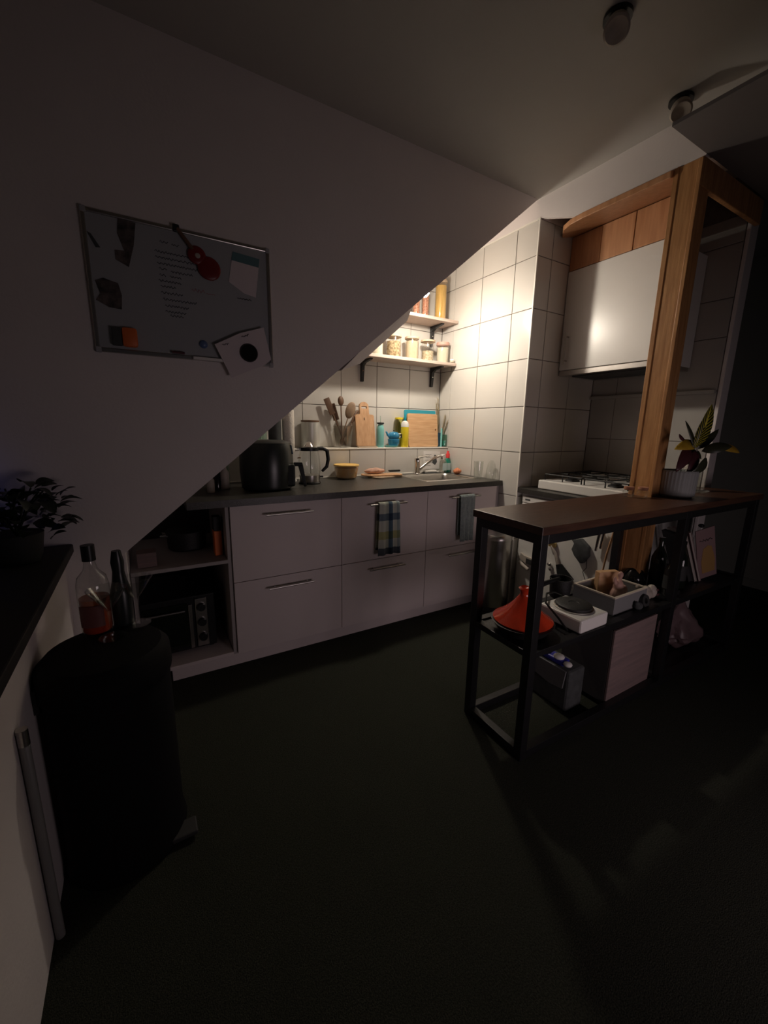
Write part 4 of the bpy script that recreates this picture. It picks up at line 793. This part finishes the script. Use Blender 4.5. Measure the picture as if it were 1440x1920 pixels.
bm = nb(); bmesh.ops.create_icosphere(bm, subdivisions=4, radius=1)
for v_ in bm.verts:
    c = v_.co.copy(); n_ = 0.13*math.sin(c.x*6+2*c.z)+0.09*math.sin(c.y*11+c.x*4)+0.05*math.sin(c.z*19+c.y*7)
    k_ = 1-0.5*max(0, c.z); v_.co = Vector((c.x*0.155*k_*(1+n_)-0.10*max(0,c.z), c.y*0.095*k_*(1+n_), max(0.0, 0.10+c.z*(0.10+0.10*(c.z > 0))*(1+n_*0.6))))
obj('sack', bm, 'bag', t, True)

# ---------------------------------------------------------------- on the table top
PX, PY = 0.150, -1.806
t = thing('croton_plant', 'yellow-veined croton plant in a grey ribbed pot on the dark tabletop', 'plant', (PX,PY,TZ+0.001))
bm = nb(); n = 64; prof = [(0.0,0.0),(0.068,0.0),(0.078,0.012),(0.082,0.128),(0.080,0.136),(0.074,0.136),(0.072,0.12),(0,0.12)]
rings = []
for r_, z_ in prof:
    if r_ < 1e-6: rings.append([bm.verts.new((0,0,z_))]); continue
    rings.append([bm.verts.new(((r_+(0.0016 if (k%2 and 0.02 < z_ < 0.13) else 0))*math.cos(2*PI*k/n), (r_+(0.0016 if (k%2 and 0.005 < z_ < 0.13) else 0))*math.sin(2*PI*k/n), z_)) for k in range(n)])
for a, b in zip(rings, rings[1:]):
    for k in range(n):
        q = list(dict.fromkeys([a[k % len(a)], a[(k+1) % len(a)], b[(k+1) % len(b)], b[k % len(b)]]))
        if len(q) > 2: bm.faces.new(q)
obj('pot', bm, 'pot', t); obj('soil', cyl(nb(), (0,0), 0.0715, 0.1201, 0.124, 24), 'soil', t)
R = Vector((math.cos(yaw), -math.sin(yaw), 0)); Dp = Vector((math.sin(yaw), math.cos(yaw), 0)); Zv = Vector((0,0,1))
def leaf(parent, base, tip, width, m, droop=0.0, normal=None, name='leaf', seg=8, depth=0.0):
    base, tip = Vector(base), Vector(tip); d = tip-base; L_ = d.length; nrm = Vector(normal) if normal else Vector((0,-1,0.4)); side = d.cross(nrm).normalized(); up_ = side.cross(d).normalized()
    if up_.z < 0: up_ = -up_
    bm = nb(); uv = bm.loops.layers.uv.new('UVMap'); rows_ = []
    for k in range(seg+1):
        f = k/seg; wv = width*0.5*(math.sin(PI*min(1, f**0.8))**0.75 if 0 < f < 1 else 0.0)+0.0008
        c = base+d*f+up_*(droop*math.sin(PI*f))
        rows_.append([(bm.verts.new(c-side*wv+up_*wv*0.25), (0,f)), (bm.verts.new(c), (0.5,f)), (bm.verts.new(c+side*wv+up_*wv*0.25), (1,f))])
    for a, b in zip(rows_, rows_[1:]):
        for i in range(2):
            f_ = bm.faces.new((a[i][0], a[i+1][0], b[i+1][0], b[i][0]))
            for lp, q in zip(f_.loops, (a[i], a[i+1], b[i+1], b[i])): lp[uv].uv = q[1]
    o = obj(name, bm, m, parent, True); md = o.modifiers.new('thick', 'SOLIDIFY'); md.thickness = 0.0012; return o
S = 1/366.0; NX, NZ = 1290-1262, 838
def off(px, py, dep=0.0): return R*((px-1264)*S) + Zv*((884-py)*S+0.13) + Dp*dep
node = off(1290, 843)
obj('stem', tube(nb(), [off(1278,884)-Zv*0.008, off(1284,866), node, off(1291,825)], [0.005,0.0045,0.004,0.003], 8), 'stem', t, True)
obj('stem', tube(nb(), [off(1258,884)-Zv*0.008, off(1266,868), off(1274,850)], [0.003,0.003,0.002], 8), 'stem', t, True)
fr_n = -Dp+Zv*0.2
leaf(t, off(1288,840), off(1303,762), 0.060, M_['croton'], 0.006, fr_n)
leaf(t, off(1285,842), off(1292,788), 0.045, M_['croton'], 0.005, fr_n, depth=0.02)
leaf(t, off(1286,842), off(1260,792), 0.020, M_['leafmid'], 0.004, fr_n)
leaf(t, off(1284,840), off(1266,826,0.02), 0.032, M_['leafmid'], 0.008, fr_n)
leaf(t, off(1292,842), off(1332,806,0.03), 0.036, M_['leafmid'], 0.004, fr_n)
leaf(t, off(1293,846,-0.02), off(1338,836,-0.05), 0.052, M_['leafmid'], 0.014, -Dp+Zv*0.5)
leaf(t, off(1330,838,0.04), off(1386,849,0.05), 0.040, M_['leafy'], 0.016, -Dp+Zv*0.5)
leaf(t, off(1266,836,-0.05), off(1217,842,-0.12), 0.056, M_['leafy'], 0.018, -Dp+Zv*0.6)
leaf(t, off(1242,828,-0.09), off(1224,816,-0.11), 0.016, M_['leafr'], 0.004, fr_n)
obj('leaf_stalk', tube(nb(), [node, off(1275,836,-0.02), off(1266,836,-0.05)], 0.0016, 6), 'stem', t); obj('leaf_stalk', tube(nb(), [node, off(1312,838,0.02), off(1330,838,0.04)], 0.0016, 6), 'stem', t)
leaf(t, off(1262,838,-0.04), off(1234,882,-0.09), 0.055, M_['leafr'], 0.012, -Dp+R*-0.2)
leaf(t, off(1285,845,-0.01), off(1266,888,-0.05), 0.050, M_['leafr'], 0.010, -Dp)
leaf(t, off(1284,842,0.0), off(1275,872,0.0), 0.050, M_['leafdk'], 0.006, fr_n)
leaf(t, off(1302,858,-0.03), off(1270,888,-0.06), 0.050, M_['leafmid'], 0.010, -Dp+R*0.3)
leaf(t, off(1285,848,0.03), off(1318,862,0.06), 0.040, M_['leafmid'], 0.010, -Dp+Zv*0.6)
g = 'little corked glass jars on the tabletop'
for k, (x, y, lb) in enumerate(((-0.105,-1.705,'small round glass jar with a cork lid, the left one of the pair'),(-0.050,-1.745,'small round glass jar with a cork lid, next to the plant pot'))):
    tj = thing('spice_jar', lb, 'jar', (x,y,TZ+0.001), group=g)
    obj('glass', lathe(nb(), [(0,0.001),(0.020,0.001),(0.026,0.010),(0.026,0.028),(0.020,0.038)], 24), 'glass', tj, True); obj('cork', lathe(nb(), [(0,0.036),(0.0195,0.036),(0.0235,0.040),(0.0235,0.052),(0,0.053)], 20), 'cork', tj, True)
t = thing('terracotta_pot', 'small terracotta pot with a pale ornament behind the croton', 'pot', (0.47,-1.700,TZ+0.001)); obj('pot', lathe(nb(), [(0,0),(0.030,0),(0.042,0.06),(0.045,0.062),(0.045,0.075),(0,0.07)], 24), 'cork', t, True)
bm = nb(); lump(bm, [(0,0,0.095,0.035,0.028,0.026),(0.022,-0.005,0.125,0.028,0.022,0.030)]); o = obj('ornament', bm, 'bone', t, True); remesh(o, 0.004); obj('ring', tube(nb(), [(0.045+0.0*k, -0.030+0.022*math.cos(k*PI/6), 0.120+0.030*math.sin(k*PI/6)) for k in range(12)], 0.006, 8), 'black', t, True)
t = thing('glass_saucer', 'flat glass dish in front of the terracotta pot', 'dish', (0.42,-1.80,TZ+0.001)); obj('dish', lathe(nb(), [(0,0.002),(0.035,0.002),(0.048,0.012),(0.046,0.014),(0.033,0.005),(0,0.005)], 28), 'glass', t, True)
t = thing('drinking_glass', 'tall ribbed glass at the far end of the tabletop', 'glass', (0.56,-1.745,TZ+0.001)); obj('glass', lathe(nb(), [(0,0.003),(0.024,0.003),(0.030,0.13),(0.028,0.13),(0.022,0.01),(0,0.009)], 20), 'glass', t)

# ---------------------------------------------------------------- whiteboard
t = thing('whiteboard', 'small whiteboard covered with handwriting and magnets on the sloped stair wall', 'whiteboard', (-1.99,-0.88,1.53))
X0, X1, Z0, Z1 = -2.318, -1.657, 1.532, 2.012
wpart('panel', box(nb(), X0+.012, X1-.012, -0.8895, -0.8815, Z0+.012, Z1-.012), 'board', t)
for a in ((X0, X0+.014, Z0+.012, Z1-.012), (X1-.014, X1, Z0+.012, Z1-.012)): wpart('frame', box(nb(), a[0], a[1], -0.896, -0.8815, a[2], a[3], 0.003), 'steel', t)
for a in ((X0+.014, X1-.014, Z0, Z0+.016), (X0+.014, X1-.014, Z1-.014, Z1)): wpart('frame', box(nb(), a[0], a[1], -0.896, -0.8815, a[2], a[3], 0.003), 'steel', t)
for cx in (X0, X1-.018):
    for cz in (Z0-.002, Z1-.018): wpart('corner', box(nb(), cx, cx+.018, -0.898, -0.8815, cz, cz+.020, 0.003), 'palepot', t)
wpart('pen_tray', box(nb(), -1.99, -1.86, -0.912, -0.8965, Z0+.001, Z0+.012, 0.002), 'whitep', t)
wr_o = nb(); random.seed(11); yb = -0.8898
scribble(wr_o, -2.075, -2.045, 1.952, 0.006, yb, 0.0011); scribble(wr_o, -2.035, -2.005, 1.950, 0.006, yb, 0.0011)
lines = [(-2.095,-1.955,1.917),(-2.095,-1.925,1.897),(-2.09,-1.925,1.876),(-2.085,-2.055,1.858),(-2.045,-1.965,1.853),(-2.085,-2.06,1.836),(-2.05,-2.005,1.835),(-2.09,-2.01,1.815),(-2.085,-2.03,1.796),(-2.085,-2.005,1.773),(-2.08,-1.955,1.750),(-2.075,-1.99,1.727),(-2.075,-2.00,1.706),(-2.06,-2.01,1.692)]
for a, b, z in lines: scribble(wr_o, a, b, z, 0.0055, yb, 0.0012); 
wpart('handwriting', wr_o, 'ink', t)
bm = nb(); scribble(bm, -1.975, -1.925, 1.800, 0.008, yb, 0.0010); scribble(bm, -1.92, -1.885, 1.795, 0.003, yb, 0.0008); wpart('red_handwriting', bm, 'redink', t)
YB = -0.8900
def flat(name, label, cat, poly, m, th=0.0012, y=YB, group=None):
    cx = sum(p[0] for p in poly)/len(poly); cz = sum(p[1] for p in poly)/len(poly)
    tt = thing(name, label, cat, (cx,y,cz), group=group); wpart('sheet', prism(nb(), poly, 'y', y-th, y), m, tt); return tt
g = 'photo prints on the whiteboard'
flat('photo_strip', 'dark strip of photos at the top left of the whiteboard', 'photo', [(-2.205,2.000),(-2.150,1.996),(-2.162,1.920),(-2.185,1.842),(-2.225,1.860),(-2.225,1.892),(-2.195,1.895),(-2.212,1.950)], 'photo', group=g)
flat('photo_print', 'dark rounded photo at the left of the whiteboard', 'photo', [(-2.296,1.778),(-2.270,1.790),(-2.225,1.780),(-2.217,1.74),(-2.222,1.690),(-2.262,1.692),(-2.300,1.712),(-2.285,1.735)], 'photo', group=g)
flat('note_paper', 'thin dark bookmark strip in the top left corner of the whiteboard', 'note', [(-2.304,1.935),(-2.292,1.930),(-2.268,1.890),(-2.282,1.888)], 'greyfab')
tt = flat('note_paper', 'pale note with a teal header at the right of the whiteboard', 'note', [(-1.808,1.972),(-1.700,1.965),(-1.722,1.812),(-1.770,1.820),(-1.830,1.855)], 'paper2')
wpart('header', prism(nb(), [(-1.808,1.973),(-1.700,1.966),(-1.705,1.932),(-1.815,1.940)], 'y', YB-0.0020, YB-0.00125), 'tealprint', tt)
bm = nb(); scribble(bm, -1.80, -1.74, 1.797, 0.004, YB-0.002, 0.0012); wpart('writing', bm, 'ink', tt)
tt = flat('note_paper', 'large white sheet hanging askew over the lower right corner of the whiteboard', 'note', [(-1.905,1.598),(-1.800,1.655),(-1.700,1.690),(-1.672,1.560),(-1.700,1.535),(-1.845,1.470)], 'paper2', 0.0012, -0.9135)
bm = nb(); scribble(bm, -1.875, -1.850, 1.600, 0.005, -0.9155, 0.0012, 0.3); scribble(bm, -1.795, -1.765, 1.640, 0.005, -0.9155, 0.0018, 0.4); wpart('writing', bm, 'ink', tt)
# magnets
t = thing('guitar_magnet', 'dark red guitar-shaped magnet at the top of the whiteboard', 'magnet', (-1.93,YB,1.92))
bm = nb(); ball(bm, (-1.905,-0.8985,1.888), 0.044, 0.007, 0.044, 20); ball(bm, (-1.948,-0.8985,1.928), 0.034, 0.007, 0.034, 20); wpart('body', bm, 'guitar', t, True)
wpart('neck', tube(nb(), [(-1.962,-0.900,1.945),(-2.012,-0.900,2.008)], [0.008,0.007], 8), 'darkwood', t, True); wpart('head', box(nb(), -2.028, -2.004, -0.904, -0.894, 1.994, 2.022, 0.004), 'black', t)
bm = nb(); ball(bm, (-1.946,-0.9060,1.925), 0.010, 0.002, 0.010, 12); wpart('sound_hole', bm, 'bone', t, True)
t = thing('round_magnet', 'large round black magnet holding the askew sheet', 'magnet', (-1.768,-0.915,1.578)); bm = nb(); lathe(bm, [(0,0),(0.036,0),(0.038,0.004),(0.034,0.010),(0.020,0.008),(0,0.012)], 32); rot(bm, PI/2, 'X'); obj('disc', bm, 'darkjug', t, True)
t = thing('round_magnet', 'small glassy blue magnet near the bottom of the whiteboard', 'magnet', (-1.945,YB,1.597)); bm = nb(); lathe(bm, [(0,0),(0.016,0),(0.016,0.004),(0.010,0.010),(0,0.012)], 20); rot(bm, PI/2, 'X'); obj('disc', bm, 'bluemag', t, True)
t = thing('board_eraser', 'orange and dark felt eraser at the bottom left of the whiteboard', 'eraser', (-2.22,YB,1.585)); wpart('felt', box(nb(), -2.262, -2.232, -0.912, -0.8905, 1.558, 1.622, 0.003), 'greyfab', t); wpart('body', box(nb(), -2.231, -2.180, -0.916, -0.8905, 1.556, 1.626, 0.010), 'orange', t, True)
t = thing('marker_pen', 'short dark red marker cap on the whiteboard tray', 'marker', (-2.04,-0.903,1.548)); wpart('pen', tube(nb(), [(-2.065,-0.9025,1.5535),(-2.020,-0.9025,1.5535)], 0.005, 10), 'leafr', t, True)

# ---------------------------------------------------------------- pedal bin with bottle and cocktail glasses
BX, BY, BZ = -2.345, -1.520, 0.660
t = thing('pedal_bin', 'big round black bin in the dark left corner with glasses on its lid', 'bin', (BX,BY,0.0))
obj('body', lathe(nb(), [(0,0.001),(0.160,0.001),(0.163,0.02),(0.155,0.06),(0.155,0.56),(0,0.56)], 40), 'matte', t, True)
obj('lid', lathe(nb(), [(0,0.561),(0.160,0.561),(0.163,0.575),(0.160,0.63),(0.140,0.652),(0.04,BZ-0.001),(0,BZ-0.001)], 40), 'matte', t, True)
obj('pedal', box(nb(), 0.10, 0.185, -0.115, -0.055, 0.012, 0.028, 0.004), 'greypot', t)
obj('hinge', box(nb(), -0.172, -0.145, -0.06, 0.06, 0.53, 0.60, 0.006), 'black', t)
t = thing('liqueur_bottle', 'clear bottle of red liqueur with a black cap on the bin lid', 'bottle', (-2.365,-1.425,BZ+0.001))
obj('glass', lathe(nb(), [(0,0.002),(0.036,0.002),(0.040,0.010),(0.041,0.145),(0.036,0.172),(0.018,0.195),(0.014,0.215),(0.014,0.232)], 28), 'glass', t, True)
obj('liquid', lathe(nb(), [(0,0.006),(0.034,0.006),(0.0375,0.014),(0.0375,0.110),(0,0.110)], 24), 'juice', t, True)
bm = nb(); nn = 10; a0, a1 = -2.6, -1.0; A = [((0.0422)*math.cos(a0+(a1-a0)*k/nn), (0.0422)*math.sin(a0+(a1-a0)*k/nn)) for k in range(nn+1)]
lo = [bm.verts.new((x,y,0.03)) for x, y in A]; hi = [bm.verts.new((x,y,0.095)) for x, y in A]
for k in range(nn): bm.faces.new((lo[k],lo[k+1],hi[k+1],hi[k]))
obj('label', bm, 'label', t, True); obj('cap', lathe(nb(), [(0,0.222),(0.017,0.222),(0.017,0.268),(0,0.269)], 20), 'black', t, True)
def cocktail(label, x, y):
    t = thing('cocktail_glass', label, 'glass', (x,y,BZ+0.001), group='cocktail glasses on the bin lid')
    obj('foot', lathe(nb(), [(0,0.0),(0.034,0.0),(0.034,0.002),(0.005,0.006),(0.0035,0.012)], 28), 'glass', t, True); obj('stem', lathe(nb(), [(0.0035,0.012),(0.003,0.06),(0.004,0.082)], 12), 'glass', t, True)
    obj('bowl', lathe(nb(), [(0.0,0.080),(0.006,0.083),(0.030,0.118),(0.050,0.150),(0.0488,0.150),(0.028,0.119),(0.004,0.086),(0,0.085)], 32), 'glass', t, True)
cocktail('clear cocktail glass in front of the red liqueur bottle', -2.328, -1.485); cocktail('clear cocktail glass standing further right behind the first', -2.262, -1.425)
t = thing('cocktail_shaker', 'dark bottle standing behind the cocktail glasses', 'bottle', (-2.300,-1.400,BZ+0.001)); obj('body', lathe(nb(), [(0,0),(0.028,0),(0.030,0.10),(0.020,0.14),(0.016,0.17),(0.018,0.20),(0.012,0.235),(0,0.235)], 24), 'satin', t, True)
# heating pipe and sill plants
t = thing('heating_pipe', 'pale vertical heating pipe beside the black bin', 'pipe', (-2.492,-1.735,0.001)); obj('pipe', tube(nb(), [(0,0,0),(0,0,0.56),(-0.006,0.01,0.585)], 0.010, 12), 'radiator', t, True); obj('valve', lathe(nb(), [(0,0.56),(0.011,0.56),(0.011,0.60),(0,0.60)], 14), 'steel', t, True)
t = thing('bushy_plant', 'dark bushy houseplant in a grey pot on the black sill', 'plant', (-2.590,-1.065,0.806))
obj('pot', lathe(nb(), [(0,0),(0.050,0),(0.060,0.02),(0.072,0.10),(0.067,0.10),(0,0.09)], 28), 'greypot', t, True)
random.seed(21)
lf = []
for k in range(3):
    bmx = leaf(None, (0,0,0), (0,0.075,0), 0.046, M_['leafdk'], 0.010, (0,0,1)); lf.append(bmx.data); bpy.data.objects.remove(bmx)
def put_leaf(par, p, ang, pit, sc, k):
    o = bpy.data.objects.new('leaf', lf[k % 3]); C.objects.link(o); o.parent = par; o.location = p; o.rotation_euler = (pit, random.uniform(-0.5,0.5), ang); o.scale = (sc,)*3
for k in range(150):
    a = random.uniform(0, 2*PI); rr = random.uniform(0.02, 0.145); z = random.uniform(0.12, 0.275) - 0.6*max(0, rr-0.07)
    put_leaf(t, (rr*math.cos(a)*1.0, rr*math.sin(a)*0.9, z), a-PI/2+random.uniform(-0.6,0.6), random.uniform(-0.7,0.6), random.uniform(0.55,0.95), k)
for k in range(8):
    a = 2*PI*k/8+0.3; obj('stem', tube(nb(), [(0,0,0.09),(0.04*math.cos(a),0.04*math.sin(a),0.18),(0.09*math.cos(a),0.08*math.sin(a),0.24)], 0.003, 6), 'leafdk', t)
t = thing('flower_pot', 'pale grey flower pot at the left edge of the sill', 'pot', (-2.640,-1.40,0.806)); obj('pot', lathe(nb(), [(0,0),(0.050,0),(0.058,0.01),(0.075,0.16),(0.070,0.16),(0,0.14)], 28), 'palepot', t, True)
obj('soil', cyl(nb(), (0,0), 0.066, 0.1401, 0.145, 20), 'soil', t)
t = thing('led_box', 'small black device with a blue light on the sill behind the plant', 'device', (-2.86,-1.0,0.806)); obj('case', box(nb(), -0.04, 0.04, -0.03, 0.03, 0, 0.20, 0.004), 'black', t); obj('light', box(nb(), 0.0405, 0.043, -0.02, 0.02, 0.12, 0.18), 'ledblue', t)

# ---------------------------------------------------------------- ceiling spotlights (unlit)
g = 'unlit spotlights on the ceiling'
for (x, y, lb, s_) in ((-0.700,-1.765,'unlit ceiling spot near the top edge, further from the wooden frame',1.0),(-0.130,-1.705,'unlit ceiling spot nearest the wooden frame',1.0)):
    t = thing('ceiling_spot', lb, 'lamp', (x,y,2.639), group=g)
    obj('base', lathe(nb(), [(0,0),(0.045,0),(0.045,-0.012),(0,-0.014)], 28), 'black', t, True)
    bm = nb(); lathe(bm, [(0,0),(0.022,-0.004),(0.036,-0.03),(0.040,-0.062),(0.034,-0.066),(0,-0.058)], 28); rot(bm, 0.5, 'Y'); rot(bm, -0.4, 'X'); mv(bm, (0,0,-0.016)); obj('shade', bm, 'bone', t, True)
